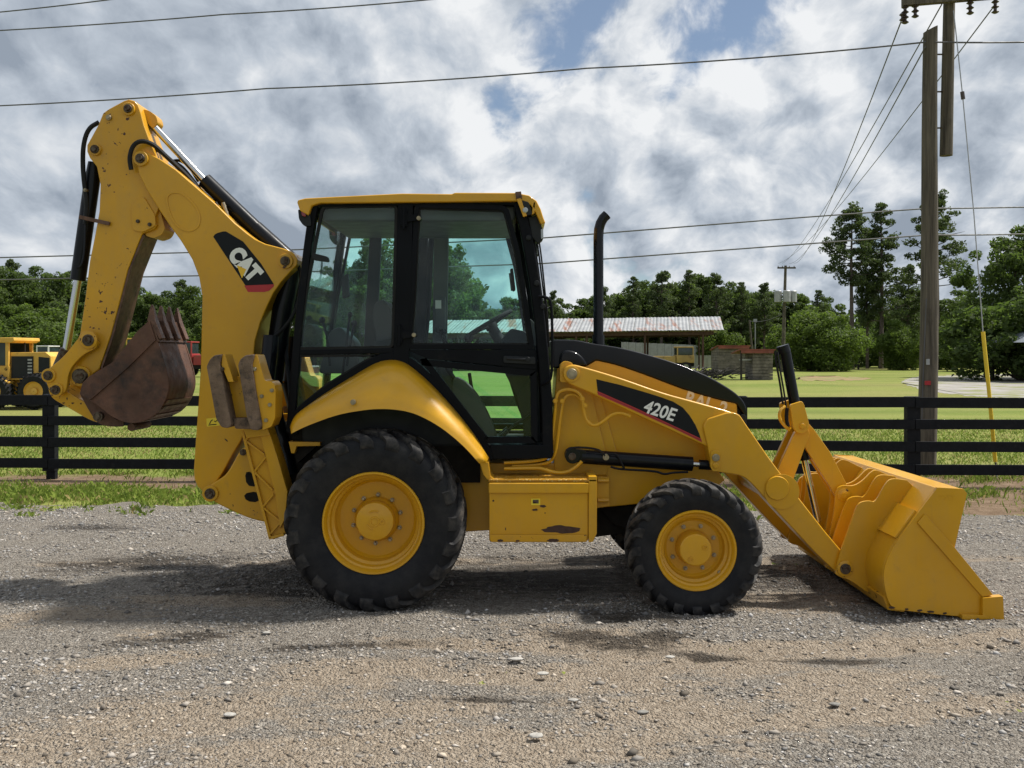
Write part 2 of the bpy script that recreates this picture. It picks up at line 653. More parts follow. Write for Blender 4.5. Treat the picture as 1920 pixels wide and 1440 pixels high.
def field_mat():
    m, t, b = new_mat('field_grass')
    co = world_co(t)
    n_ = t.noise(co, .22, 5, .6)
    f_ = t.noise(co, 5.0, 6, .7)
    blade = t.noise(t.mapping(co, scale=(1, .35, 1)), 26, 4, .7)
    c_ = t.mix(t.range(n_, .35, .65), (.125, .170, .028), (.190, .225, .046))
    c_ = t.mix(t.range(f_, .40, .72, 0, .75), c_, (.105, .142, .024))
    c_ = t.mix(t.range(blade, .5, .8, 0, .5), c_, (.21, .23, .07))
    dry = t.noise(t.mapping(co, loc=(40, 9, 0), scale=(.5, 1, 1)), .11, 4, .6)
    c_ = t.mix(t.range(dry, .50, .66, 0, .60), c_, (.25, .215, .085))
    mot = t.noise(t.mapping(co, scale=(.6, 1, 1)), .9, 5, .65)
    c_ = t.mix(t.range(mot, .48, .70, 0, .5), c_, (.20, .20, .06))
    band = t.noise(t.mapping(co, scale=(.035, .30, 1), loc=(7, 3, 0)), 1.0, 5, .62)
    c_ = t.mix(t.range(band, .44, .60, 0, .45), c_, (.245, .245, .075))
    c_ = t.mix(t.range(band, .42, .30, 0, .40), c_, (.085, .125, .022))
    # bare soil along the fence foot
    sp = t.new('ShaderNodeSeparateXYZ')
    t.put(sp.inputs[0], co)
    line = t.math('ADD', sp.outputs[1], t.math('MULTIPLY', sp.outputs[0], .0578))
    wob = t.math('MULTIPLY', t.math('SUBTRACT', t.noise(co, 1.7, 6, .7), .5), 2.2)
    wide = t.range(sp.outputs[0], 2.5, 4.5, 0, 1.9)
    d_ = t.math('ABSOLUTE', t.math('SUBTRACT', t.math('ADD', line, wob), 13.35))
    soil = t.range(t.math('SUBTRACT', d_, wide), .45, .85, 1, 0)
    c_ = t.mix(soil, c_, t.mix(t.range(f_, .35, .65), (.115, .075, .045), (.21, .15, .10)))
    t.put(b.inputs['Base Color'], c_)
    b.inputs['Roughness'].default_value = .9
    b.inputs['Specular IOR Level'].default_value = .15
    bump(t, b, t.math('ADD', f_, blade), .7, .05)
    return m


def gravel_mat():
    m, t, b = new_mat('gravel_lot')
    co = world_co(t)
    vc = t.new('ShaderNodeTexVoronoi')
    t.put(vc.inputs['Vector'], t.vmath('ADD', co, t.vmath('SCALE', t.noise(co, 30, 2, .5, out=1), None)))
    vc.inputs['Scale'].default_value = 58
    v2 = t.new('ShaderNodeTexVoronoi')
    t.put(v2.inputs['Vector'], co)
    v2.inputs['Scale'].default_value = 135
    g1 = t.new('ShaderNodeSeparateColor')
    t.put(g1.inputs[0], vc.outputs['Color'])
    g2 = t.new('ShaderNodeSeparateColor')
    t.put(g2.inputs[0], v2.outputs['Color'])
    stone = t.mix(t.range(g1.outputs[0], 0, 1), (.125, .108, .089), (.52, .48, .42))
    grit = t.mix(g2.outputs[1], (.125, .108, .089), (.42, .38, .33))
    c_ = t.mix(t.range(g1.outputs[1], .35, .6), grit, stone)
    patch = t.noise(co, 1.1, 6, .65)
    c_ = t.mix(t.range(patch, .35, .72, .0, .40), c_, (.35, .305, .25))
    fines = t.noise(co, 24, 5, .7)
    tan = t.mix(t.range(fines, .35, .7), (.275, .215, .155), (.56, .475, .375))
    tn = t.math('ADD', attr(t, 'tan'), t.math('MULTIPLY', t.math('SUBTRACT', t.noise(t.mapping(co, scale=(.7, 1.3, 1)), 4.5, 9, .74), .5), 2.7))
    c_ = t.mix(t.range(tn, .34, .64, 0, .92), c_, tan)
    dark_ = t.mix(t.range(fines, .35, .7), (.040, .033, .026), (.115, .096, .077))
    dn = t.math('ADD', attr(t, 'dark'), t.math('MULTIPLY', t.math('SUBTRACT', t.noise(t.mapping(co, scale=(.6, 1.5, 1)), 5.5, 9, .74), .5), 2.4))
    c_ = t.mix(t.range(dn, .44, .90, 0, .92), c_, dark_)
    t.put(b.inputs['Base Color'], c_)
    b.inputs['Roughness'].default_value = .92
    b.inputs['Specular IOR Level'].default_value = .2
    h = t.math('ADD', t.math('MULTIPLY', vc.outputs['Distance'], -1.4), t.math('MULTIPLY', v2.outputs['Distance'], -.6))
    h = t.math('ADD', h, t.math('MULTIPLY', fines, .7))
    lumps = t.noise(t.mapping(co, scale=(1, 1.9, 1)), 6.5, 7, .68)
    h = t.math('ADD', h, t.math('MULTIPLY', lumps, 3.2))
    bump(t, b, h, 1.0, .026)
    for nd in t.n:
        if nd.type == 'VECT_MATH' and nd.operation == 'SCALE':
            nd.inputs['Scale'].default_value = .015
    return m


M['field'] = field_mat()
M['gravel'] = gravel_mat()

# one wide sheet to the horizon
bmf = MB()
xs = [-900, -300, -120, -60, -30, -15, 0, 15, 30, 60, 120, 300, 900]
ys = [-60, -10, 6, 10, 14, 20, 30, 45, 65, 90, 130, 200, 400, 1500]
bmf.add([(x, y, -.03) for y in ys for x in xs],
        [(j * len(xs) + i, j * len(xs) + i + 1, (j + 1) * len(xs) + i + 1, (j + 1) * len(xs) + i) for j in range(len(ys) - 1) for i in range(len(xs) - 1)])
tag(bmf.build('ground', M['field'], smooth=False), kind='structure')


def px_of(x, y):
    return 960 + x * F / y, HY + CH * F / y


TAN = [(1600, 1300, 200, 60, .05), (560, 1415, 300, 40, 0), (1050, 1275, 330, 30, .05), (150, 1150, 170, 14, -.05), (1680, 1210, 150, 22, 0), (230, 1240, 160, 16, -.1), (330, 1345, 330, 48, -.12), (900, 1400, 560, 52, 0), (1270, 1335, 260, 42, .05), (1150, 1212, 230, 34, .12), (1340, 1245, 190, 26, .05),
       (640, 1265, 210, 32, -.1), (120, 1405, 240, 50, -.15), (420, 1125, 200, 14, 0), (1480, 1130, 180, 24, 0), (760, 1330, 200, 30, 0), (1500, 1062, 90, 16, 0)]
DARK = [(1130, 1200, 190, 22, .10), (1330, 1228, 120, 9, .08), (640, 1212, 220, 9, -.05), (900, 1310, 200, 8, .03), (1560, 1240, 150, 9, .02), (1690, 1130, 120, 12, .05), (640, 1085, 420, 46, 0), (270, 1055, 270, 22, -.05), (1040, 1078, 320, 52, 0), (1460, 1085, 140, 36, .1), (170, 990, 110, 8, 0),  # dark soil; the patches beneath the machine also deepen its shadow in the colour
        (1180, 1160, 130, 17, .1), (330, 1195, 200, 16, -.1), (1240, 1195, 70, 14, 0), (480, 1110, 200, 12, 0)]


def blobs(x, y, lst):
    px_, py_ = px_of(x, y)
    v = np.zeros_like(x)
    for cx_, cy_, rx, ry, sl in lst:
        dx = px_ - cx_
        dy = py_ - cy_ - sl * dx
        v = np.maximum(v, np.exp(-(dx / rx) ** 2 - (dy / ry) ** 2))
    if lst is TAN:
        v = np.maximum(v, .8 * tracks(x, y))
    return v


def tracks(x, y):
    """strips pressed flat by wheels"""
    t = np.zeros_like(x)
    for c0, c1, c2 in ((4.55, .10, .030), (5.45, .12, .034), (5.95, -.05, .020), (8.35, .02, .0)):
        yc = c0 + c1 * x + c2 * x * x
        t = np.maximum(t, np.exp(-((y - yc) / .15) ** 4))
    return t * np.clip((fbm(x * .7, y * .7, 2, 83) - .30) * 4, 0, 1)


def lot_edge(x):
    """depth at which the gravel gives way to grass"""
    return 11.1 - .055 * x + .55 * (fbm(x * .9 + 30, x * 0 + 3.3, 4, 5) - .5) * 2


def lot_height(x, y):
    h = .020 * (fbm(x * .8, y * .8, 3, 2) - .5) + .020 * (fbm(x * 3.1, y * 3.1 + 9, 4, 8) - .5)
    ta = blobs(x, y, TAN)
    h = h - .014 * tracks(x, y) + .006 * tracks(x, y) * np.sin(x * 38 + y * 9)
    h = h + .028 * ta * (fbm(x * 2.2, y * 7.5, 4, 21) - .5) * 2
    for xw, yw, k_ in ((-.90, 6.85, 1.0), (1.26, 6.72, .8)):
        d2 = ((x - xw) / .42) ** 2 + ((y - yw) / .34) ** 2
        h = h + .030 * k_ * np.exp(-(d2 - 1) ** 2 * 1.6) * (.6 + .8 * fbm(x * 9, y * 9, 2, 44)) * (d2 > .15)
    rut = blobs(x, y, [(1180, 1185, 190, 30, .1), (420, 1100, 330, 30, 0)])
    h = h + .075 * rut * (fbm(x * 4.5, y * 7.0, 4, 31) - .52)
    return h


nx, ny = 520, 300
gx = np.linspace(-17, 17, nx)
gy = 2.2 + (np.linspace(0, 1, ny) ** 1.5) * 11.0
X, Yg = np.meshgrid(gx, gy)
Z = lot_height(X, Yg)
edge = lot_edge(X) + 1.1 * (fbm(X * 2.6, Yg * 2.6, 4, 77) - .5)
Z = Z - np.clip((Yg - edge) / .5, 0, 1) * .09
verts = np.stack([X.ravel(), Yg.ravel(), Z.ravel()], 1)
idx = np.arange(nx * ny).reshape(ny, nx)
quads = np.stack([idx[:-1, :-1], idx[:-1, 1:], idx[1:, 1:], idx[1:, :-1]], -1).reshape(-1)
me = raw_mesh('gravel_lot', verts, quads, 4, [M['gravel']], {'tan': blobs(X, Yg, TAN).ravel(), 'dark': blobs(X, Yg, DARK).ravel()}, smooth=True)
tag(link('gravel_lot', me, None), kind='structure')


# loose stones lying on the lot
def stone_mat():
    m, t, b = new_mat('loose_stone')
    c_ = attr(t, 'tone', 'Color')
    n_ = t.noise(world_co(t), 90, 3)
    t.put(b.inputs['Base Color'], t.mix(t.range(n_, .3, .7, 0, .45), c_, t.mix(.5, c_, (.12, .105, .09))))
    b.inputs['Roughness'].default_value = .9
    b.inputs['Specular IOR Level'].default_value = .25
    return m


M['stone'] = stone_mat()


def stones(n, smin, smax, ymin, ymax, seed, power=2.2):
    r_ = np.random.default_rng(seed)
    y = r_.uniform(ymin, ymax, n * 2)
    x = r_.uniform(-1, 1, n * 2) * (y * .60 + .4)
    keep = (r_.random(n * 2) < (y / ymax)) & (y < lot_edge(x) - .05)
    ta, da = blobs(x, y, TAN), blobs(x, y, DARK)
    keep &= r_.random(n * 2) > ta * .70
    clump = fbm(x * 1.6, y * 1.6, 3, 91)
    keep &= r_.random(n * 2) < np.clip((clump - .3) * 3.2, .12, 1)
    x, y, ta, da = x[keep], y[keep], ta[keep], da[keep]
    k = len(x)
    s_ = smin + (smax - smin) * r_.random(k) ** power
    z = lot_height(x, y)
    # irregular eight-faced pebble
    base = np.array([(1, 0, 0), (-1, 0, 0), (0, 1, 0), (0, -1, 0), (0, 0, 1), (0, 0, -1), ], float)
    P_ = base[None] * (1 + r_.uniform(-.4, .4, (k, 6, 1))) + r_.uniform(-.22, .22, (k, 6, 3))
    P_ *= (s_[:, None, None] * np.stack([np.ones(k), r_.uniform(.55, 1, k), r_.uniform(.30, .62, k)], 1)[:, None])
    a = r_.uniform(0, 6.28, k)
    ca, sa = np.cos(a)[:, None], np.sin(a)[:, None]
    P_ = np.stack([P_[..., 0] * ca - P_[..., 1] * sa, P_[..., 0] * sa + P_[..., 1] * ca, P_[..., 2]], -1)
    P_ += np.stack([x, y, z + s_ * .10], 1)[:, None]
    fc = np.array([0, 2, 4, 2, 1, 4, 1, 3, 4, 3, 0, 4, 2, 0, 5, 1, 2, 5, 3, 1, 5, 0, 3, 5])
    faces = (np.arange(k) * 6)[:, None] + fc[None]
    g = r_.beta(1.7, 3.1, k) * .56 + .085
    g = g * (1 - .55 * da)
    warm = r_.uniform(.0, .22, k) + ta * .14
    tone = np.stack([g * (1 + warm * .6), g, g * (1 - warm * .7), np.ones(k)], 1)
    return P_.reshape(-1, 3), faces.ravel(), np.repeat(tone, 6, 0)


sa_ = stones(150000, .003, .018, 3.6, 11.8, 5, 3.0)
sb_ = stones(9000, .010, .034, 3.6, 11.8, 6, 3.2)
sv_ = np.concatenate([sa_[0], sb_[0]])
sf_ = np.concatenate([sa_[1], sb_[1] + len(sa_[0])])
st_ = np.concatenate([sa_[2], sb_[2]])
me = raw_mesh('loose_gravel', sv_, sf_, 3, [M['stone']], {'tone': st_})
tag(link('loose_gravel', me, None), 'loose grey gravel scattered over the dirt lot', 'gravel', kind='stuff')

# a few stones big enough to pick out
for i, (px_, py_, s_, lab) in enumerate([(967, 940 + 0, .055, None), (968, 938 + 302, .042, 'flat pale stone in the dirt below the front wheel'),
                                          (1256, 1236, .032, 'small white stone in the dirt right of the wheel rut'),
                                          (1018, 1267, .036, 'white oblong stone in the tan dirt'),
                                          (1074, 1317, .03, 'rounded white stone beside the tan foreground dirt'),
                                          (1005, 1384, .04, 'pale flat stone at the bottom edge of the lot'),
                                          (430, 1345, .036, 'pale stone in the tan dirt at lower left'),
                                          (500, 1190, .03, 'white stone left below the rear wheel'),
                                          (1205, 1340, .034, 'grey stone right of the tan foreground patch'),
                                          (1565, 1325, .032, 'dark grey stone in the gravel at lower right')]):
    if lab is None:
        continue
    x_, y_ = G(px_, py_)
    mb = MB()
    rr = random.Random(i)
    rings = []
    for zz, sc in ((-.35, .5), (-.05, .95), (.25, .9), (.42, .5)):
        rings.append([(x_ + s_ * sc * math.cos(2 * math.pi * k / 9) * rr.uniform(.8, 1.15), y_ + .65 * s_ * sc * math.sin(2 * math.pi * k / 9) * rr.uniform(.8, 1.15), s_ * .6 * zz + .012) for k in range(9)])
    mb.loft(rings)
    g = .36 if 'white' in lab or 'pale' in lab else .2
    o = mb.build('stone', M.setdefault('stone%d' % (g * 100), surf('stone_%d' % (g * 100), (g, g * .96, g * .88), .9, var=.25, vscale=25, bmp=.4, bscale=60)), bevel=.003)
    tag(o, lab, 'stone', 'larger stones on the lot')


# grass
def blade_mat():
    m, t, b = new_mat('grass_blade')
    c_ = attr(t, 'tone', 'Color')
    t.put(b.inputs['Base Color'], c_)
    b.inputs['Roughness'].default_value = .6
    b.inputs['Specular IOR Level'].default_value = .25
    tr = t.new('ShaderNodeBsdfTranslucent')
    t.put(tr.inputs[0], c_)
    mx = t.new('ShaderNodeMixShader')
    mx.inputs[0].default_value = .35
    t.l.new(b.outputs[0], mx.inputs[1])
    t.l.new(tr.outputs[0], mx.inputs[2])
    t.l.new(mx.outputs[0], t.n['Material Output'].inputs[0])
    return m


M['blade'] = blade_mat()


def fence_y(x):
    return 13.52 - .0578 * x


def grass(n, ymin, ymax, hmin, hmax, seed, soil=True, edge_=True, wd=.006):
    r_ = np.random.default_rng(seed)
    y = ymin + (ymax - ymin) * r_.random(n)
    x = r_.uniform(-1, 1, n) * (y * .58 + .6)
    keep = np.ones(n, bool)
    cl = fbm(x * 1.3, y * 1.3, 4, 50)
    if edge_:
        eg = y - lot_edge(x) - 1.1 * (fbm(x * 2.6, y * 2.6, 4, 77) - .5)
        keep &= (eg > .1) | ((eg > -.55) & (fbm(x * 5, y * 5, 2, 14) > .66))
        keep &= r_.random(n) < np.clip((cl - .28) * 3.5, .05, 1)
        # the right-hand end is barer
        bare = np.clip((x - 3.0) / 1.5, 0, 1) * (fbm(x * 1.1 + 7, y * 1.1, 3, 61) < .50)
        keep &= r_.random(n) > bare * .9
    if soil:
        d = np.abs(y + x * .0578 + 1.6 * (fbm(x * 1.7, y * 1.7, 4, 71) - .5) - 13.35)
        keep &= r_.random(n) < np.clip((d - .42) / .5, .04, 1)
    x, y, cl = x[keep], y[keep], cl[keep]
    k = len(x)
    h = (hmin + (hmax - hmin) * r_.random(k) ** 1.5) * (.55 + .9 * cl)
    a = r_.uniform(0, 6.28, k)
    lean = r_.uniform(.1, .9, k)
    dx, dy = np.cos(a), np.sin(a)
    wv = wd * r_.uniform(.7, 1.4, k) * np.clip(y / 12, 1, 3)
    b0 = np.stack([x - dy * wv, y + dx * wv, np.full(k, -.035)], 1)
    b1 = np.stack([x + dy * wv, y - dx * wv, np.full(k, -.035)], 1)
    mid = np.stack([x + dx * h * lean * .35, y + dy * h * lean * .35, -.03 + h * .62], 1)
    tip = np.stack([x + dx * h * lean, y + dy * h * lean, -.03 + h * (1 - .35 * lean)], 1)
    P_ = np.stack([b0, b1, mid, tip], 1).reshape(-1, 3)
    fc = np.array([0, 1, 2, 0, 2, 3])
    faces = ((np.arange(k) * 4)[:, None] + fc[None]).ravel()
    q = r_.random(k)
    dryv = r_.random(k) < (.10 + .25 * (cl < .42))
    g = np.stack([.135 + .12 * q, .205 + .12 * q, .030 + .03 * q], 1)
    g[dryv] = np.stack([.30 + .12 * q, .25 + .09 * q, .10 + .05 * q], 1)[dryv]
    tone = np.concatenate([g, np.ones((k, 1))], 1)
    return P_, faces, np.repeat(tone, 4, 0)


ga = grass(95000, 10.2, 14.6, .03, .10, 1)
gb = grass(70000, 13.9, 26, .03, .085, 2, soil=True, edge_=False, wd=.007)
gc = grass(3500, 10.3, 12.6, .08, .17, 3)
gv = np.concatenate([ga[0], gb[0], gc[0]])
gf = np.concatenate([ga[1], gb[1] + len(ga[0]), gc[1] + len(ga[0]) + len(gb[0])])
gt = np.concatenate([ga[2], gb[2], gc[2]])
me = raw_mesh('grass', gv, gf, 3, [M['blade']], {'tone': gt})
tag(link('grass', me, None), 'short green grass along the fence and over the near field', 'grass', kind='stuff')


# pale parking area and bare red soil out in the field
def sheet(name, pts, mat, z):
    mb = MB()
    ring_ = chaikin(pts, 5)
    rr_ = random.Random(len(name))
    ring_ = [(x + 9 * (value_noise(np.array([k * .33]), np.array([.5]), 3)[0] - .5) + rr_.uniform(-3, 3), y + 3.2 * (value_noise(np.array([k * .21]), np.array([2.5]), 9)[0] - .5) + rr_.uniform(-.5, .5)) for k, (x, y) in enumerate(ring_)]
    ring_ = [G(*p) for p in ring_]
    mb.add([(x, y, z) for x, y in ring_], [tuple(range(len(ring_)))])
    return tag(mb.build(name, mat, smooth=False), kind='structure')


M['pale_gravel'] = surf('pale_gravel', (.27, .255, .235), .95, var=.2, vscale=.5, bmp=.3, bscale=6, stain=(.17, .18, .06), stain_at=(.48, .60), stain_scale=.6)
M['red_soil'] = surf('red_soil', (.27, .165, .085), .95, var=.25, vscale=.8, stain=(.15, .17, .045), stain_at=(.42, .58), stain_scale=.7)
sheet('parking_area', [(1685, 712), (1740, 704), (1830, 701), (1990, 700), (2060, 716), (2010, 745), (1880, 745), (1770, 738), (1705, 724)], M['pale_gravel'], -.024)
sheet('soil_patch', [(1490, 708), (1520, 704), (1585, 705), (1650, 709), (1560, 714), (1505, 713)], M['red_soil'], -.022)

# ------------------------------------------------------------------ near fence: black boards on posts
M['fence'] = surf('black_fence_paint', (.0055, .0065, .0095), .62, spec=.2, var=.35, vscale=7, bmp=.25, bscale=35, stain=(.020, .020, .021), stain_at=(.6, .8), stain_scale=8)
POSTX = [-1203, -879, -555, -231, 93, 417, 741, 1065, 1389, 1713, 2037, 2361, 2685, 3009]


def fence_x(px_):
    k = (px_ - 960) / F
    return k * 13.52 / (1 + .0578 * k)


fence = thing('board_fence', 'long black four-board fence behind the yellow backhoe loader', 'fence', (fence_x(93), fence_y(fence_x(93)), -.03))
pxs = [fence_x(p) for p in POSTX]
ang = math.atan(-.0578)
for i, x_ in enumerate(pxs):
    mb = MB()
    y_ = fence_y(x_)
    rr = random.Random(i)
    mb.box(x_ - .095, x_ + .085, y_ - .03, y_ + .10, .07 if i % 2 else .09, 1.192)
    mb.box(x_ - .055, x_ + .075, y_ + .004, y_ + .098, -.2, .09)
    mb.build('post', M['fence'], fence, .006)
for lv, (z0, z1) in enumerate([(1.040, 1.184), (.750, .884), (.446, .586), (.134, .276)]):
    for i in range(len(pxs) - 1):
        rr = random.Random(lv * 31 + i)
        x0, x1 = pxs[i] + .004, pxs[i + 1] - .004
        y0_, y1_ = fence_y(x0) - .03, fence_y(x1) - .03
        d0, d1 = rr.uniform(-.008, .008), rr.uniform(-.008, .008)
        mb = MB()
        t_ = .028
        mb.add([(x0, y0_ - t_, z0 + d0), (x1, y1_ - t_, z0 + d1), (x1, y1_, z0 + d1), (x0, y0_, z0 + d0),
                (x0, y0_ - t_, z1 + d0), (x1, y1_ - t_, z1 + d1), (x1, y1_, z1 + d1), (x0, y0_, z1 + d0)],
               [(0, 1, 2, 3), (7, 6, 5, 4), (0, 4, 5, 1), (1, 5, 6, 2), (2, 6, 7, 3), (3, 7, 4, 0)])
        mb.build('board', M['fence'], fence, .004)

# ------------------------------------------------------------------ far fence at the foot of the pines
M['old_wood'] = surf('weathered_wood', (.10, .085, .07), .9, var=.35, vscale=3, bmp=.3, bscale=20)
M['dark_wood'] = surf('dark_stained_wood', (.030, .026, .023), .85, var=.3, vscale=3)
ff = thing('paddock_fence', 'low dark three-rail fence far behind in front of the pines', 'fence', (28, 100, -.03))
fx0, fx1 = W(1478, 0, 100).x, W(1610, 0, 100).x
for k in range(7):
    x_ = fx0 + (fx1 - fx0) * k / 6
    MB().box(x_ - .08, x_ + .08, 100, 100.15, -.2, 1.35).build('post', M['dark_wood'], ff, 0)
for z_ in (.35, .75, 1.15):
    for k in range(6):
        x_ = fx0 + (fx1 - fx0) * k / 6
        MB().box(x_ + .01, x_ + (fx1 - fx0) / 6 - .01, 99.95, 99.995, z_, z_ + .15).build('rail', M['dark_wood'], ff, 0)


# ------------------------------------------------------------------ trees
def leaf_mat(name, c0, c1, trans=.35):
    m, t, b = new_mat(name)
    oi = t.new('ShaderNodeObjectInfo')
    tone = attr(t, 'tone')
    f_ = t.math('ADD', t.math('MULTIPLY', tone, .75), t.math('MULTIPLY', oi.outputs['Random'], .25))
    c_ = t.mix(f_, c0, c1)
    t.put(b.inputs['Base Color'], c_)
    b.inputs['Roughness'].default_value = .6
    b.inputs['Specular IOR Level'].default_value = .25
    tr = t.new('ShaderNodeBsdfTranslucent')
    t.put(tr.inputs[0], t.mix(1.0, c_, (1.25, 1.35, .7), 'MULTIPLY'))
    mx = t.new('ShaderNodeMixShader')
    mx.inputs[0].default_value = trans
    t.l.new(b.outputs[0], mx.inputs[1])
    t.l.new(tr.outputs[0], mx.inputs[2])
    t.l.new(mx.outputs[0], t.n['Material Output'].inputs[0])
    return m


M['leaf'] = leaf_mat('broadleaf_foliage', (.045, .075, .024), (.112, .155, .050), .52)
M['leaf_light'] = leaf_mat('light_green_foliage', (.062, .100, .024), (.130, .180, .046), .5)
M['needle'] = leaf_mat('pine_needles', (.046, .070, .030), (.098, .130, .054), .42)
M['bark'] = surf('bark', (.070, .056, .045), .95, var=.4, vscale=5, bmp=.5, bscale=15)
M['pine_bark'] = surf('pine_bark', (.095, .075, .062), .95, var=.4, vscale=5, bmp=.5, bscale=15)


def leaf_quads(cen, nrm, size, r_):
    k = len(cen)
    nrm = nrm + r_.normal(0, .75, (k, 3))
    nrm /= np.linalg.norm(nrm, axis=1)[:, None] + 1e-9
    a = np.cross(nrm, r_.normal(0, 1, (k, 3)))
    a /= np.linalg.norm(a, axis=1)[:, None] + 1e-9
    b_ = np.cross(nrm, a)
    s_ = size[:, None]
    asp = r_.uniform(.45, .8, (k, 1))
    P_ = np.stack([cen - a * s_, cen - b_ * s_ * asp + nrm * s_ * .2, cen + a * s_, cen + b_ * s_ * asp + nrm * s_ * .2], 1)
    return P_.reshape(-1, 3), np.arange(k * 4)


def lobes_to_leaves(lobes, per, size, r_, gap=.42):
    cs, ns, ss, ts = [], [], [], []
    for (cx_, cy_, cz_, rx, ry, rz) in lobes:
        k = int(per * (rx * ry * rz) ** .5)
        d = r_.normal(0, 1, (k, 3))
        d /= np.linalg.norm(d, axis=1)[:, None]
        rad = np.where(r_.random(k) < .78, r_.normal(.93, .12, k), r_.random(k) ** .5)
        p = d * rad[:, None] * np.array([rx, ry, rz])
        nz = value_noise(p[:, 0] * 1.7 + cx_ * 3 + p[:, 2], p[:, 1] * 1.7 - p[:, 2] * 1.4 + cz_, int(abs(cx_ * 91 + cz_ * 17)) % 97)
        kp = nz > gap * r_.uniform(.5, 1.1, k)
        p, d, nz = p[kp], d[kp], nz[kp]
        cs.append(p + np.array([cx_, cy_, cz_]))
        ns.append(d)
        ss.append(size * r_.uniform(.6, 1.35, len(p)))
        ts.append(np.clip(nz * .6 + r_.uniform(0, .45, len(p)), 0, 1))
    c_, n_, s_, t_ = map(np.concatenate, (cs, ns, ss, ts))
    v, f = leaf_quads(c_, n_, s_, r_)
    return v, f, np.repeat(t_, 4)


def broadleaf(seed, h=11.0, spread=4.0, low=1.6, nl=22, per=620, size=.140, lob=.82):
    r_ = np.random.default_rng(seed)
    lobes = []
    for i in range(nl):
        u = (i + .5) / nl
        z = low + 1.2 + (h - low - 2.2) * u
        prof = math.sin(math.pi * min(.98, .18 + .78 * u)) ** .7
        a = i * 2.4 + r_.uniform(-.5, .5)
        rad = spread * prof * r_.uniform(.20, .92)
        s_ = lob * r_.uniform(.75, 1.85) * (.75 + .4 * prof)
        lobes.append((rad * math.cos(a), rad * math.sin(a), z, s_ * r_.uniform(.9, 1.3), s_ * r_.uniform(.9, 1.3), s_ * r_.uniform(.65, .95)))
    lobes.append((0, 0, h * .6, spread * .5, spread * .5, h * .24))
    for i in range(26):
        a, u = r_.uniform(0, 6.28), r_.uniform(.2, 1)
        rr = spread * math.sin(math.pi * min(.98, .18 + .78 * u)) ** .7 * r_.uniform(.8, 1.05)
        lobes.append((rr * math.cos(a), rr * math.sin(a), low + 1 + (h - low - .9) * u, r_.uniform(.45, .9), r_.uniform(.45, .9), r_.uniform(.35, .6)))
    v, f, t_ = lobes_to_leaves(lobes, per, size, r_)
    mb = MB()
    mb.tube([(0, 0, -.2), (.05, 0, h * .25), (-.1, .05, h * .5), (.05, 0, h * .78)], [.30, .22, .15, .05], 8)
    for L in lobes[:nl]:
        z0 = max(low * .8, L[2] - 1.6)
        mb.tube([(0, 0, z0), (L[0] * .5, L[1] * .5, z0 + .9), (L[0] * .95, L[1] * .95, L[2])], [.10, .07, .025], 5)
    return v, f, t_, mb


def pine(seed, h=17.0, first=.45, reach=2.6, n=26, per=400, bare=.25, size=.125):
    r_ = np.random.default_rng(seed)
    lobes = []
    mb = MB()
    bend = r_.uniform(-.25, .25, 2)
    mb.tube([(0, 0, -.2), (bend[0] * .5, 0, h * .3), (bend[0], bend[1], h * .65), (0, bend[1], h * .98)], [.26, .21, .14, .03], 8)
    for i in range(n):
        u = first + (1 - first) * (i + r_.uniform(0, .8)) / n
        z = h * u
        a = i * 2.4 + r_.uniform(-.4, .4)
        q = (u - first) / (1 - first)
        ln = reach * (1.02 - q) ** .6 * r_.uniform(.55, 1.15) + .25
        if q < .35 and r_.random() < bare:
            ln *= .5
        ex, ey, ez = ln * math.cos(a), ln * math.sin(a), z + ln * r_.uniform(.05, .30)
        mb.tube([(0, 0, z - .2), (ex * .55, ey * .55, z - .05), (ex, ey, ez)], [.055, .04, .012], 5)
        for t0 in (.4, .6, .8, 1.0):
            if r_.random() < .18:
                continue
            t0 = t0 + r_.uniform(-.1, .08)
            s_ = r_.uniform(.28, .68) * (.7 + .5 * (1 - q))
            lobes.append((ex * t0 + r_.uniform(-.2, .2), ey * t0 + r_.uniform(-.2, .2), z + (ez - z) * t0 + r_.uniform(-.28, .40), s_ * 1.1, s_ * 1.1, s_ * r_.uniform(.5, .85)))
    lobes.append((0, 0, h * .97, .6, .6, .7))
    v, f, t_ = lobes_to_leaves(lobes, per, size, r_, .46)
    return v, f, t_, mb


def tree_proto(kind, seed, mat, bark, **kw):
    v, f, t_, mb = (pine if kind == 'pine' else broadleaf)(seed, **kw)
    me_c = raw_mesh('crown', v, f, 4, [mat], {'tone': t_})
    o = mb.build('trunk', bark, None)
    me_t = o.data
    bpy.data.objects.remove(o)
    return me_c, me_t, kw.get('h', 17.0 if kind == 'pine' else 11.0)


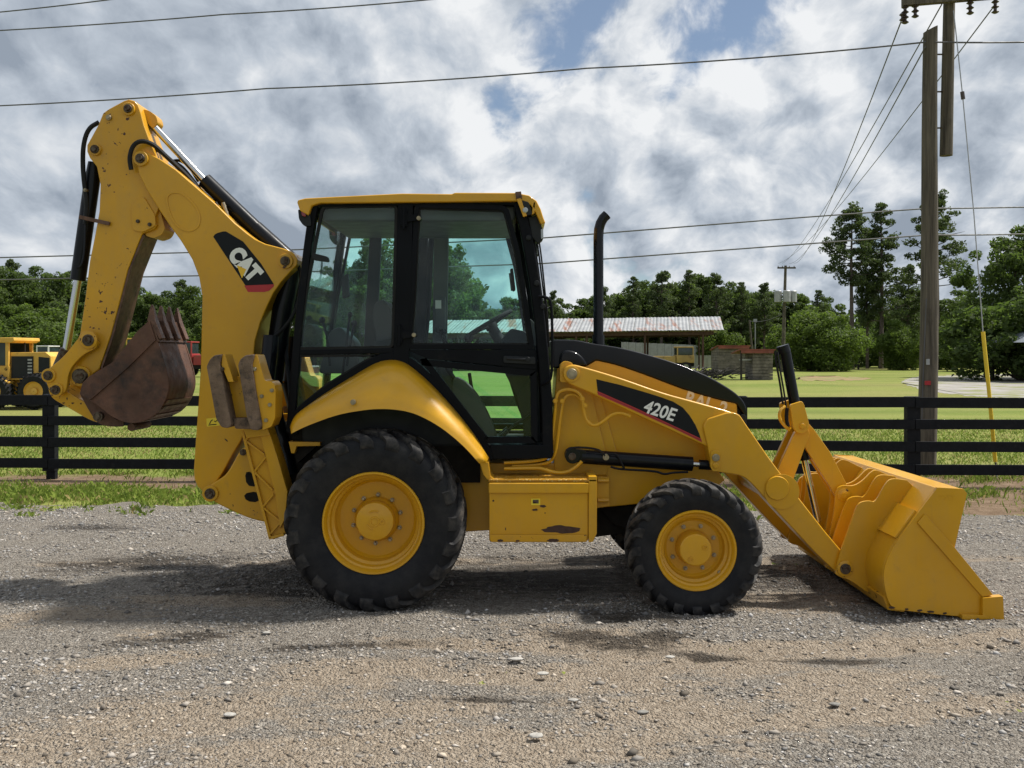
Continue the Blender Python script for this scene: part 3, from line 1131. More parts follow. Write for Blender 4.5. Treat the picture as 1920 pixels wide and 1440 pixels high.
PROTO = {
    'b1': tree_proto('b', 1, M['leaf'], M['bark'], h=11.0, spread=4.2),
    'b2': tree_proto('b', 2, M['leaf'], M['bark'], h=11.0, spread=3.6, nl=22),
    'b3': tree_proto('b', 3, M['leaf'], M['bark'], h=11.0, spread=4.6, low=1.0),
    'b4': tree_proto('b', 4, M['leaf'], M['bark'], h=11.0, spread=3.2, nl=22),
    'l1': tree_proto('b', 5, M['leaf_light'], M['bark'], h=6.5, spread=3.6, low=-.9, nl=22, per=560, size=.13),
    'l2': tree_proto('b', 6, M['leaf_light'], M['bark'], h=6.5, spread=3.2, low=-.9, nl=22, per=560, size=.13),
    'u1': tree_proto('b', 7, M['leaf'], M['bark'], h=5.5, spread=3.8, low=-.3, nl=22, per=520, size=.15),
    'p1': tree_proto('pine', 11, M['needle'], M['pine_bark'], h=17.0, first=.52, reach=3.6, n=38),
    'p2': tree_proto('pine', 12, M['needle'], M['pine_bark'], h=17.0, first=.30, reach=2.4, n=42, bare=.1),
    'p3': tree_proto('pine', 13, M['needle'], M['pine_bark'], h=17.0, first=.48, reach=3.3, n=32, bare=.4),
    'p4': tree_proto('pine', 14, M['needle'], M['pine_bark'], h=13.0, first=.35, reach=2.6, n=32, bare=.2),
}


def tree(px_, top, Y, var, wide, label, name='broadleaf_tree', cat='tree', group='trees at the edge of the wood', rot=None):
    mc, mt, h = PROTO[var]
    hh = CH + (HY - top) * Y / F
    k = hh / h
    root = thing(name, label, cat, ((px_ - 960) * Y / F, Y, -.03), group)
    root.scale = (k * wide, k * wide, k)
    root.rotation_euler = (0, 0, rot if rot is not None else (px_ * .37) % 6.28)
    for nm, me_ in (('crown', mc), ('trunk', mt)):
        o = bpy.data.objects.new(nm, me_)
        C.objects.link(o)
        o.parent = root
    return root


def tree_row(specs, Y, where, kinds, jit=3.0):
    n = len(specs)
    ords = ['leftmost', 'second', 'third', 'fourth', 'fifth', 'sixth', 'seventh', 'eighth', 'ninth', 'tenth']
    for i, (px_, top, wide) in enumerate(specs):
        v = kinds[i % len(kinds)]
        pos = ords[i] + (' from the left' if 0 < i else '')
        if i == n - 1 and i > 0:
            pos = 'rightmost'
        kind = 'pine' if v[0] == 'p' else 'broadleaf tree'
        tree(px_, top, Y + (i * 1.7) % jit, v, wide, '%s dark green %s %s' % (pos, kind, where), name='pine_tree' if v[0] == 'p' else 'broadleaf_tree')


tree_row([(-20, 506, 1.15), (45, 500, 1.1), (105, 515, 1.1), (170, 530, 1.15), (238, 541, 1.15), (300, 546, 1.15), (355, 541, 1.05)], 88, 'in the wood behind the digging arm', ['b1', 'b3', 'b2', 'b4'])
tree_row([(420, 565, 1.2), (500, 560, 1.2), (590, 528, 1.0), (648, 490, 1.0), (708, 452, .95)], 96, 'seen between boom and rear cab window', ['b2', 'b1', 'b4', 'b3'])
tree_row([(775, 480, .9), (838, 462, .95), (905, 572, 1.1), (960, 562, 1.1), (1018, 552, 1.0)], 118, 'seen through the cab door glass', ['b3', 'b2', 'b1', 'b4'])
tree_row([(1052, 572, 1.1), (1105, 560, 1.1), (1160, 543, 1.1), (1212, 530, 1.0), (1262, 518, 1.0), (1315, 520, 1.0), (1362, 532, 1.0)], 118, 'in the wood above the barn roof', ['b1', 'b4', 'b3', 'b2'])
tree_row([(1408, 540, 1.0), (1450, 548, 1.0), (1500, 556, 1.0), (1545, 560, 1.0)], 122, 'behind the pole with transformers', ['b3', 'b2', 'b4', 'b1'])
tree_row([(1690, 560, 1.1), (1722, 545, .9), (1800, 548, 1.1), (1845, 575, 1.2)], 112, 'behind the large utility pole', ['b4', 'b2', 'b1', 'b3'])
tree(1598, 388, 104, 'p1', 1.0, 'tall pine with a wide open crown, left of the pine pair', 'pine_tree', group='tall pines', rot=.6)
tree(1626, 430, 107, 'p2', .75, 'dark narrow pine squeezed between the two tallest pines', 'pine_tree', group='tall pines', rot=1.5)
tree(1652, 384, 105, 'p2', .95, 'tall slender pine with foliage low down its trunk', 'pine_tree', group='tall pines', rot=2.6)
tree(1756, 366, 101, 'p3', 1.05, 'tall sparse pine standing behind the large utility pole', 'pine_tree', group='tall pines', rot=.3)
tree(1704, 500, 108, 'p4', .9, 'shorter pine between the tall pines and the utility pole', 'pine_tree', group='tall pines', rot=2.2)
tree(1818, 528, 118, 'p4', .9, 'small pine just right of the large utility pole', 'pine_tree', group='tall pines', rot=4)
tree(1036, 548, 116, 'p4', .8, 'small pine just right of the cab front', 'pine_tree', group='tall pines', rot=1)
tree(1905, 432, 68, 'b3', 1.0, 'big dark broadleaf tree at the right edge of the photograph', group='trees at the right edge', rot=1.1)
tree(1925, 560, 62, 'u1', 1.3, 'low dark bushy tree under the big tree at the right edge', group='trees at the right edge')
tree(1848, 610, 90, 'u1', 1.2, 'rounded dark bush right of the yellow guy wire guard', group='trees at the right edge')
tree(1518, 575, 95, 'l1', 1.05, 'light green rounded tree right of the pole with transformers', group='light green trees')
tree(1562, 592, 92, 'l2', 1.1, 'light green low tree left of the tall pines', group='light green trees')
tree(1786, 592, 100, 'l1', .8, 'light green tree just right of the large utility pole', group='light green trees')
tree(1345, 605, 112, 'l2', .9, 'light green tree at the right end of the barn roof', group='light green trees')
tree(1690, 600, 98, 'l2', .9, 'light green bush between the tall pines and the utility pole', group='light green trees')
tree(205, 590, 84, 'l1', 1.0, 'lighter green tree in the wood behind the stick of the digging arm', group='light green trees')
tree(60, 572, 80, 'l2', 1.3, 'lighter green tree behind the far yellow wheel loader', group='light green trees')

for i_, (px_, top_, Y_, wd_, lab_) in enumerate([(22, 492, 96, .8, 'pine top rising above the wood at the far left'), (128, 512, 94, .8, 'pine rising left of the stick cylinder'), (338, 528, 95, .9, 'pine rising above the digging bucket teeth'),
                                                 (690, 470, 112, .8, 'pine seen high in the rear side window'), (1130, 538, 112, .9, 'pine rising right behind the exhaust stack'), (1188, 520, 114, .9, 'pine above the middle of the barn roof'),
                                                 (1240, 512, 113, .9, 'pine above the right half of the barn roof'), (1292, 508, 115, .9, 'tallest pine above the right end of the barn'), (1345, 516, 113, .9, 'pine just right of the tallest pine above the barn'),
                                                 (1390, 530, 114, .9, 'pine behind the taller grey shed'), (1432, 534, 114, .9, 'pine left of the pole with transformers'), (1535, 545, 113, .9, 'pine behind the light green rounded tree')]):
    tree(px_, top_, Y_, ('p4', 'p2')[i_ % 2] if wd_ > .85 else 'p4', wd_ * 1.1, lab_, 'pine_tree', group='pines in the wood', rot=i_ * 1.3)

# the wood behind, one dark mass
r_ = np.random.default_rng(99)
lobes = []
for x_ in np.arange(-150, 150, 2.8):
    for row in range(3):
        Yw = 128 + row * 5 + r_.uniform(-2, 2)
        pxw = 960 + x_ * F / Yw
        top = np.interp(pxw, [-100, 0, 130, 380, 560, 720, 850, 920, 1040, 1200, 1330, 1480, 1700, 1800, 1920, 2100], [515, 512, 535, 552, 550, 500, 500, 575, 582, 545, 535, 560, 570, 565, 560, 500])
        ht = CH + (HY - top) * Yw / F - r_.uniform(0, 2.2) - 1.2
        for z in np.arange(1.0, ht, 2.3):
            s_ = r_.uniform(1.3, 2.1)
            lobes.append((x_ + r_.uniform(-1.4, 1.4), Yw + r_.uniform(-1, 1), min(z + r_.uniform(-.6, .6), ht), s_ * 1.25, s_, s_ * .95))
for x_ in np.arange(-140, 140, 2.6):
    Yw = 119 + r_.uniform(-4, 4)
    for z in (.7, 1.9, 3.1):
        s_ = r_.uniform(1.0, 1.7)
        lobes.append((x_ + r_.uniform(-1, 1), Yw, z + r_.uniform(-.4, .5), s_ * 1.3, s_, s_))
v, f, t_ = lobes_to_leaves(lobes, 62, .40, r_, .30)
me = raw_mesh('woodland', v, f, 4, [M['leaf']], {'tone': t_ * .8})
tag(link('woodland', me, None), 'dark green wood forming one mass behind the field', 'woodland', kind='stuff')

# ================================================================== BACKGROUND THINGS
def tin_mat():
    m, t, b = new_mat('rusting_tin_roof')
    co = world_co(t)
    st = t.noise(t.mapping(co, scale=(1.1, .12, .12)), 1.0, 5, .6)
    lo = t.noise(t.mapping(co, scale=(.5, .5, 1.2)), .8, 4, .6)
    k = t.range(t.math('ADD', st, t.math('MULTIPLY', lo, .35)),   .73, .84, 0, .9)
    c_ = t.mix(t.range(t.noise(co, .9, 4), .35, .65), (.235, .245, .255), (.33, .34, .35))
    c_ = t.mix(k, c_, (.23, .095, .055))
    t.put(b.inputs['Base Color'], c_)
    b.inputs['Metallic'].default_value = .2
    b.inputs['Roughness'].default_value = .55
    return m


M['tin'] = tin_mat()
M['rust_beam'] = surf('rusty_beam', (.075, .040, .030), .85, var=.3)
M['grey_wood'] = surf('grey_weathered_boards', (.150, .132, .118), .95, var=.4, vscale=2.2, stain=(.06, .055, .05), stain_at=(.5, .7), stain_scale=2.5)
M['red_roof'] = surf('rusty_red_tin', (.20, .055, .04), .75, var=.35, vscale=1.5, stain=(.30, .30, .30), stain_at=(.58, .7), stain_scale=1.2)
M['pole_wood'] = surf('weathered_pole_wood', (.105, .092, .070), .95, var=.4, vscale=4, stain=(.045, .040, .032), stain_at=(.48, .66), stain_scale=7)
M['grey_metal'] = surf('galvanised_metal', (.36, .37, .38), .5, .4, var=.15)
M['wire'] = surf('overhead_wire', (.085, .085, .092), .6, var=.1)
M['insul'] = surf('brown_insulator', (.055, .040, .034), .35, var=.2)
M['guard_yellow'] = surf('yellow_plastic_guard', (.80, .56, .03), .5, var=.08)


def polewood():
    m, t, b = new_mat('utility_pole_wood')
    co = world_co(t)
    g = t.noise(t.mapping(co, scale=(26, 26, 1.1)), 1.0, 6, .65)
    k = t.noise(t.mapping(co, scale=(6, 6, 1.8)), 1.0, 5, .65)
    c_ = t.mix(t.range(g, .32, .68), (.050, .043, .032), (.165, .143, .108))
    c_ = t.mix(t.range(k, .55, .72, 0, .75), c_, (.035, .032, .026))
    t.put(b.inputs['Base Color'], c_)
    b.inputs['Roughness'].default_value = .95
    bump(t, b, g, .6, .02)
    return m


M['pole'] = polewood()

# ------------------------------------------------------------------ open-sided barn
bx0, by0 = W(520, 0, 97).x, 97.0      # far left end of the eave
bx1, by1 = W(1357, 0, 90).x, 90.0       # near right end of the eave
barn = thing('pole_barn', 'long open-sided barn with rust-streaked tin roof behind the machine', 'barn', ((bx0 + bx1) / 2, (by0 + by1) / 2, 0))
ax = Vector((bx1 - bx0, by1 - by0, 0))
blen = ax.length
axn = ax.normalized()
nrm = Vector((-axn.y, axn.x, 0))
O = Vector((bx0, by0, 0))


def bp(u, v, z):
    p = O + axn * u + nrm * v
    return (p.x, p.y, z - (.36 * (1 - u / blen) if z > 1 else 0))


npan = 42
for k in range(npan):
    u0, u1 = blen * k / npan + .015, blen * (k + 1) / npan - .015
    rr = random.Random(k)
    dz = rr.uniform(-.02, .02)
    # ridge sits nearer the right gable edge in plan: sheets run eave to ridge and down the back
    mb = MB()
    for (v0, z0, v1, z1) in ((-.5, 3.84, 6.0, 5.30), (6.0, 5.30, 12.5, 3.84)):
        us = [u0 + (u1 - u0) * q / 6 for q in range(7)]
        pts = []
        for q, u in enumerate(us):
            rise = .045 if q % 2 else 0
            pts += [bp(u, v0, z0 + dz + rise), bp(u, v1, z1 + dz + rise)]
        mb.add(pts, [(2 * q, 2 * q + 2, 2 * q + 3, 2 * q + 1) for q in range(6)])
    mb.build('roof_panel', M['tin'], barn, 0, smooth=False)
for v in (.1, 12.0):
    mb = MB()
    mb.add([bp(.2, v, 3.42), bp(blen - .9, v, 3.42), bp(blen - .9, v + .12, 3.42), bp(.2, v + .12, 3.42), bp(.2, v, 3.76), bp(blen - .9, v, 3.76), bp(blen - .9, v + .12, 3.76), bp(.2, v + .12, 3.76)],
           [(0, 1, 2, 3), (7, 6, 5, 4), (0, 4, 5, 1), (1, 5, 6, 2), (2, 6, 7, 3), (3, 7, 4, 0)])
    mb.build('beam', M['rust_beam'], barn, 0)
for u in (.5, 6.5, 12.5, 18.5, 24.5, 30.0, 31.0, 36.5, blen - 1.9):
    for v in (.15, 11.9):
        MB().tube([bp(u, v, -.2), bp(u, v, 3.6)], .11, 6).build('post', M['rust_beam'], barn, 0)
for u in np.linspace(1, blen - 1.2, 12):
    MB().tube([bp(u, .2, 3.55), bp(u, 6, 4.95), bp(u, 11.9, 3.55)], .07, 4).build('rafter', M['rust_beam'], barn, 0)

# ------------------------------------------------------------------ tin-sheet wall behind the barn
wall = thing('tin_sheet_wall', 'low wall of grey tin sheets behind the open barn', 'wall', (W(1240, 0, 112).x, 112, 0))
for k in range(11):
    x0, x1 = W(1165 + k * 13.5, 0, 112).x, W(1178 + k * 13.5, 0, 112).x
    mb = MB()
    top = 2.95 - .035 * k
    for q in range(4):
        xa, xb = x0 + (x1 - x0) * q / 4, x0 + (x1 - x0) * (q + 1) / 4
        mb.box(xa, xb - .003, 112 - .03 * (q % 2), 112.05, -.1, top)
    mb.build('sheet', M['grey_metal'], wall, 0)
low = thing('pale_fence', 'low pale fence in the gap between the tin wall and the grey sheds', 'fence', (W(1316, 0, 102).x, 102, 0))
for k in range(9):
    x0 = W(1283 + k * 7.2, 0, 102).x
    MB().box(x0, x0 + .38, 102, 102.04, .1, 1.45).build('panel', M['grey_metal'], low, 0)
for z_ in (.3, 1.2):
    MB().box(W(1283, 0, 102).x, W(1348, 0, 102).x, 102.045, 102.1, z_, z_ + .1).build('rail', M['grey_metal'], low, 0)


# ------------------------------------------------------------------ two small board sheds
def shed(label, px0, px1, Y, ztop, depth, nb, slope, bay=None):
    x0, x1 = W(px0, 0, Y).x, W(px1, 0, Y).x
    s = thing('wooden_shed', label, 'shed', ((x0 + x1) / 2, Y + depth / 2, 0), 'grey wooden sheds')
    xa = x0 if bay is None else x0 + (x1 - x0) * bay
    hb = (ztop - .05) / nb
    for k in range(nb):
        rr = random.Random(k + int(px0))
        MB().box(xa, x1, Y - .02 - rr.uniform(0, .02), Y + .03, -.02 + k * hb + .012, -.02 + (k + 1) * hb - rr.uniform(.006, .02)).build('board', M['grey_wood'], s, 0)
    for xx in (xa + .03, x1 - .03):
        sgn = -1 if xx < (x0 + x1) / 2 else 1
        for k in range(nb):
            MB().box(xx - .02, xx + .02, Y + .035, Y + depth, -.02 + k * hb + .012, -.02 + (k + 1) * hb - .012).build('board', M['grey_wood'], s, 0)
    MB().box(xa, x1, Y + depth, Y + depth + .04, -.05, ztop + slope).build('back_wall', M['grey_wood'], s, 0)
    mb = MB()
    mb.add([(x0 - .12, Y - .25, ztop), (x1 + .12, Y - .25, ztop), (x1 + .12, Y + depth + .2, ztop + slope), (x0 - .12, Y + depth + .2, ztop + slope),
            (x0 - .12, Y - .25, ztop + .07), (x1 + .12, Y - .25, ztop + .07), (x1 + .12, Y + depth + .2, ztop + slope + .07), (x0 - .12, Y + depth + .2, ztop + slope + .07)],
           [(0, 1, 2, 3), (7, 6, 5, 4), (0, 4, 5, 1), (1, 5, 6, 2), (2, 6, 7, 3), (3, 7, 4, 0)])
    mb.build('roof', M['red_roof'], s, 0)
    MB().box(x0, x1, Y - .24, Y - .2, ztop - .2, ztop - .01).build('fascia', M['red_roof'], s, 0)
    if bay is not None:
        MB().tube([(x0 + .06, Y, -.1), (x0 + .06, Y, ztop)], .07, 6).build('post', M['dark_wood'], s, 0)
        MB().box(x0 + .1, xa, Y + .3, Y + .8, 1.25, 1.33).build('shelf', M['grey_metal'], s, 0)
    return s


shed('taller grey board shed with rusty red roof, left of the shed pair', 1346, 1404, 80, 2.28, 2.6, 10, -.35)
shed('lower grey board shed with open left bay, right of the shed pair', 1388, 1449, 63, 1.92, 2.0, 9, -.25, .38)

# ------------------------------------------------------------------ brush and rubble by the sheds
mb = MB()
rr = random.Random(4)
for k in range(150):
    x_, y_ = W(1318 + rr.gauss(0, 22), 0, 66).x, 66 + rr.uniform(-3, 2)
    a, e_ = rr.uniform(0, 6.28), rr.uniform(-.1, .5)
    L_ = rr.uniform(.3, 1.2)
    d = Vector((math.cos(a) * math.cos(e_), math.sin(a) * math.cos(e_), math.sin(e_))) * L_
    p = Vector((x_, y_, rr.uniform(0, .45)))
    mb.tube([p, p + d], rr.uniform(.02, .06), 4)
tag(mb.build('brush_pile', M['dark_wood'], smooth=False), 'dark brushwood heaped on the grass left of the sheds', 'brushwood', kind='stuff')

# leaning bare post behind the sheds
mb = MB()
mb.tube([W(1413, 692, 96), W(1405, 600, 96)], [.13, .09], 8)
tag(mb.build('leaning_pole', M['pole_wood']), 'thin pale pole leaning behind the grey sheds', 'pole')
mb = MB()
mb.tube([W(1416, 695, 97), W(1416, 605, 97)], [.07, .05], 8)
mb.box(W(1413, 0, 97).x, W(1419, 0, 97).x, 96.9, 97.1, W(0, 604, 97).z, W(0, 598, 97).z)
tag(mb.build('yard_lamp', M['grey_metal']), 'slim grey yard lamp post beside the leaning pole', 'lamp post')


# ------------------------------------------------------------------ utility poles
def insulator(p, down=True, n=3, r=.055, mat=None):
    mb = MB()
    s_ = -1 if down else 1
    prof = []
    z = 0
    for k in range(n):
        prof += [(z, r * .4), (z + .03, r), (z + .05, r * .45)]
        z += .075
    rings = [[(p.x + rr_ * math.cos(6.2832 * q / 10), p.y + rr_ * math.sin(6.2832 * q / 10), p.z + s_ * zz) for q in range(10)] for zz, rr_ in prof]
    mb.loft(rings)
    return mb


YP = 14.4
pole = thing('stub_utility_pole', 'thick weathered utility pole behind the fence, sawn off flat at its top', 'utility pole', tuple(G(1735, 889)) + (-.03,))
b0, t0 = W(1736, 895, YP), W(1747, 55, YP)
b0.z = -.1
rings = []
for k in range(15):
    u = k / 14
    p = b0.lerp(t0, u) + Vector((.02 * math.sin(u * 5), 0, 0))
    rad = .142 - .042 * u
    rings.append([p + Vector((rad * math.cos(6.2832 * q / 20), rad * math.sin(6.2832 * q / 20), (.05 * math.cos(6.2832 * q / 20) if k == 14 else 0))) for q in range(20)])
MB().loft(rings).build('shaft', M['pole'], pole)
MB().prism(fillet([(1737, 673), (1743, 673), (1743, 684), (1737, 684)], 1), YP - .15, YP - .155, YP - .138).build('number_plate', M['grey_metal'], pole)
MB().prism(fillet([(1734, 714), (1745, 714), (1745, 722), (1734, 722)], 1), YP - .15, YP - .155, YP - .14).build('red_tag', M['decal_red'], pole)
MB().tube([W(1728, 800, YP - .14), W(1731, 700, YP - .14), W(1737, 560, YP - .13)], .008, 6).build('ground_wire', M['wire'], pole)

YQ = YP + .08
up = thing('hanging_pole_top', 'upper length of an older pole with crossarm, hung beside the stub pole', 'utility pole', tuple(W(1773, 292, YQ)))
q0, q1 = W(1774, 292, YQ), W(1781, -60, YQ)
rings = []
for k in range(9):
    u = k / 8
    p = q0.lerp(q1, u)
    rad = .092 - .012 * u
    rings.append([p + Vector((rad * math.cos(6.2832 * q / 18), rad * math.sin(6.2832 * q / 18), 0)) for q in range(18)])
MB().loft(rings).build('shaft', M['pole'], up)
MB().prism([(1692, -5), (1872, -8), (1872, 6 - 9), (1692, 12)], YQ - .14, YQ - .19, YQ - .09).build('crossarm', M['pole'], up, .006)
for (px_, py_, n_, py2) in ((1697, 10, 4, 0), (1716, 8, 3, 0), (1819, 2, 3, 0), (1866, 0, 3, 0)):
    insulator(W(px_, py_, YQ - .14), True, n_).build('insulator', M['insul'], up)
insulator(W(1693, 24, YQ - .14) + Vector((-.01, 0, 0)), True, 2, .045).build('insulator', M['insul'], up)
for py_ in (102, 172, 240):
    MB().tube([W(1758, py_, YQ - .01), W(1772, py_, YQ - .01)], .012, 6).build('through_bolt', M['steel'], up)

far = thing('transformer_pole', 'distant grey pole with crossarm and three transformer cans', 'utility pole', (W(1469, 0, 88).x, 88, 0))
MB().tube([(W(1467, 0, 88).x, 88, -.2), W(1473, 498, 88)], [.19, .12], 10).build('shaft', M['pole_wood'], far)
MB().prism([(1457, 501), (1491, 501), (1491, 504), (1457, 504)], 88, 87.8, 87.92).build('crossarm', M['pole_wood'], far)
for px_, dy in ((1458, -.15), (1472, -.55), (1486, -.15)):
    c_ = W(px_, 556, 88)
    rings = [[(c_.x + r__ * math.cos(6.2832 * q / 14), 88 + dy + r__ * math.sin(6.2832 * q / 14), c_.z + zz) for q in range(14)] for zz, r__ in ((-.52, .30), (-.5, .34), (.46, .34), (.52, .28))]
    MB().loft(rings).build('transformer', M['grey_metal'], far)
for px_ in (1459, 1467, 1480, 1489):
    insulator(W(px_, 501, 87.85), False, 2, .06).build('insulator', M['insul'], far)


# ------------------------------------------------------------------ overhead wires
def wire(label, pts, r_=.009, sag=0.0, mat='wire', grp='overhead wires'):
    """pts are (px, py, depth); consecutive points are joined by a slightly sagging span"""
    P_ = [W(*p) for p in pts]
    path = []
    for a, b_ in zip(P_, P_[1:]):
        for k in range(16):
            u = k / 16
            path.append(a.lerp(b_, u) - Vector((0, 0, 4 * sag * u * (1 - u))))
    path.append(P_[-1])
    o = MB().tube(path, r_, 6).build('overhead_wire', M[mat])
    return tag(o, label, 'wire', grp)


wire('topmost wire crossing the upper left corner', [(-120, 33, 19), (260, -8, 18)], .012, .03)
wire('second wire from the top on the left, running up off the frame', [(-120, 63, 19), (420, 27, 18), (900, -10, 17)], .012, .03)
wire('long wire above the digging arm, tied to the stub pole', [(-150, 204, 18), (500, 166, 17), (1100, 128, 16), (1736, 79, YP - .12)], .012, .04)
wire('short run of wire right of the stub pole at its top', [(1755, 79, YP - .12), (1960, 78, 14.2)], .012, .01)
wire('long wire level with the cab roof front', [(-150, 487, 42), (560, 468, 41), (1020, 446, 40), (1500, 408, 39), (1735, 391, 38.5)], .028, .0)
wire('upper of two long wires crossing right of the pole', [(1735, 391, 38.5), (2000, 386, 38)], .028, .02)
wire('long wire level with the cab door window', [(-150, 528, 42), (370, 517, 41), (1020, 494, 40), (1530, 456, 39), (1735, 441, 38.5)], .028, .0)
wire('lower of two long wires crossing right of the pole', [(1735, 441, 38.5), (2000, 437, 38)], .028, .02)
wire('wire from the left crossarm insulator to the far transformer pole', [(1692, 34, YQ - .14), (1489, 494, 87.85)], .010, .9)
wire('wire from the stub pole top to the far transformer pole', [(1735, 88, YP - .12), (1480, 494, 87.85)], .010, .8)
wire('wire from the crossarm middle to the far transformer pole', [(1766, 8, YQ - .1), (1467, 494, 87.85)], .010, .6)
wire('wire from the right crossarm insulator to the far transformer pole', [(1862, 14, YQ - .14), (1459, 494, 87.85)], .010, .7)
wire('thin wire from the leaning pole to the far transformer pole', [(1405, 602, 96), (1468, 588, 88)], .03, .3)

guy = thing('guy_wire', 'steel guy wire with yellow guard, anchored right of the utility pole', 'guy wire', tuple(G(1869, 896)) + (-.03,))
gp = [W(1788, 20, 14.3), W(1805, 180, 14.1), W(1826, 400, 13.95), W(1843, 622, 13.85), W(1867, 868, 13.8), W(1870, 905, 13.75)]
MB().tube(gp, .008, 6).build('cable', M['grey_metal'], guy)
MB().tube([W(1843, 622, 13.85), W(1855, 740, 13.83), W(1866, 866, 13.8)], .027, 10).build('guard', M['guard_yellow'], guy)
MB().tube([W(1804, 172, 14.1), W(1806, 186, 14.1)], .03, 8).build('strain_insulator', M['insul'], guy)
MB().tube([W(1867, 868, 13.8), Vector((W(1870, 900, 13.8).x, 13.8, -.2))], .012, 6).build('anchor_rod', M['steel'], guy)

# roof of a small pavilion at the far right
pv = thing('pavilion', 'grey-roofed open pavilion at the right edge below the big tree', 'pavilion', (W(1985, 0, 58).x, 58, 0))
x0, x1 = W(1904, 0, 58).x, W(2060, 0, 58).x
zc_ = CH + (HY - 642) * 58 / F
mb = MB()
mb.add([(x0, 57, zc_), (x1, 57, zc_), (x1, 63, zc_), (x0, 63, zc_), ((x0 + x1) / 2 - 1, 60, zc_ + .7), ((x0 + x1) / 2 + 1, 60, zc_ + .7)],
       [(0, 1, 5, 4), (1, 2, 5), (2, 3, 4, 5), (3, 0, 4), (3, 2, 1, 0)])
M['slate'] = surf('blue_grey_roofing', (.17, .19, .22), .6, var=.12)
mb.build('roof', M['slate'], pv, 0, smooth=False)
for xx in (x0 + .8, x1 - .8):
    for yy in (57.6, 62.4):
        MB().box(xx - .1, xx + .1, yy - .1, yy + .1, -.1, zc_ - .004).build('post', M['dark_wood'], pv, 0)


# ------------------------------------------------------------------ yard machines far behind
def wheel_simple(parent, c, r, wd, rimc='yellow_far'):
    e_ = part_empty('wheel', parent, c)
    n = 26
    prof = [(-wd / 2, r * .55), (-wd / 2, r * .85), (-wd * .35, r * .97), (wd * .35, r * .97), (wd / 2, r * .85), (wd / 2, r * .55)]
    mb = MB().lathe_y(c, prof, n)
    for k in range(n):
        a = 2 * math.pi * k / n
        for s_ in (-1, 1):
            p0 = Vector((c[0] + r * .99 * math.cos(a), c[1] + s_ * wd * .46, c[2] + r * .99 * math.sin(a)))
            a2 = a + .16
            p1 = Vector((c[0] + r * 1.0 * math.cos(a2), c[1] + s_ * .02, c[2] + r * 1.0 * math.sin(a2)))
            mb.tube([p0, p1], r * .05, 4)
    mb.build('tyre', M['tyre'], e_)
    MB().lathe_y(c, [(-wd * .5, r * .56), (-wd * .32, r * .5), (-wd * .25, r * .2), (-wd * .4, r * .18), (-wd * .42, .01)], n).build('rim', M[rimc], e_)
    return e_


M['far_glass'] = surf('dark_cab_glass', (.030, .045, .045), .12, var=.3)
YL = 31.0
wl = thing('wheel_loader', 'old yellow articulated wheel loader parked beyond the fence at far left', 'wheel loader', (W(0, 0, YL).x, YL, 0))


def lp(name, poly, y0, y1, mat, bev=.02, par=None):
    return MB().prism(poly, YL, y0, y1).build(name, M[mat], par or wl, bev)


lp('cab_roof', [(-70, 634), (36, 633), (37, 639), (30, 643), (-70, 642)], YL - .35, YL + 1.35, 'yellow_far')
cabw = lp('cab_body', [(-66, 684), (26, 686), (26, 712), (-66, 720)], YL - .3, YL + 1.3, 'yellow_far')
for px_ in ((-66, -59), (19, 25)):
    for yy in (YL - .3, YL + 1.22):
        lp('cab_post', [(px_[0], 642), (px_[1], 642), (px_[1], 686), (px_[0], 686)], yy, yy + .09, 'yellow_far', .01)
lp('cab_window', [(-59, 643), (19, 643), (19, 685), (-59, 685)], YL - .24, YL - .22, 'far_glass', 0)
lp('cab_window', [(-59, 643), (19, 643), (19, 685), (-59, 685)], YL + 1.24, YL + 1.26, 'far_glass', 0)
lp('seat', [(-40, 690), (-38, 662), (-30, 662), (-28, 680), (-10, 682), (-10, 690)], YL + .3, YL + .8, 'plastic')
lp('engine_cover', [(24, 661), (90, 660), (100, 668), (101, 700), (60, 712), (26, 712)], YL - .18, YL + 1.18, 'yellow_far')
lp('grille', [(27, 668), (68, 668), (68, 709), (27, 709)], YL - .2, YL - .184, 'plastic', 0)
lp('grille', [(78, 669), (98, 671), (98, 694), (78, 698)], YL - .2, YL - .184, 'plastic', 0)
for k in range(6):
    lp('louvre', [(58, 673 + 6 * k), (66, 673 + 6 * k), (66, 676 + 6 * k), (58, 676 + 6 * k)], YL - .215, YL - .202, 'grey_metal', 0)
lp('lower_frame', [(-60, 712), (62, 712), (60, 718), (50, 732), (-50, 740)], YL + .1, YL + .9, 'yellow_far')
lp('mudguard', [(-40, 722), (-25, 704), (10, 702), (30, 716), (28, 720), (8, 707), (-23, 709), (-36, 724)], YL - .5, YL - .1, 'yellow_far', .005)
for px_ in (0, 78):
    for yy in (YL - .55, YL + 1.1):
        wheel_simple(wl, (W(px_, 0, YL).x, yy + .22, .56), .56, .44)
lp('exhaust', [(30, 640), (32, 640), (32, 660), (30, 660)], YL + .5, YL + .54, 'plastic', 0)


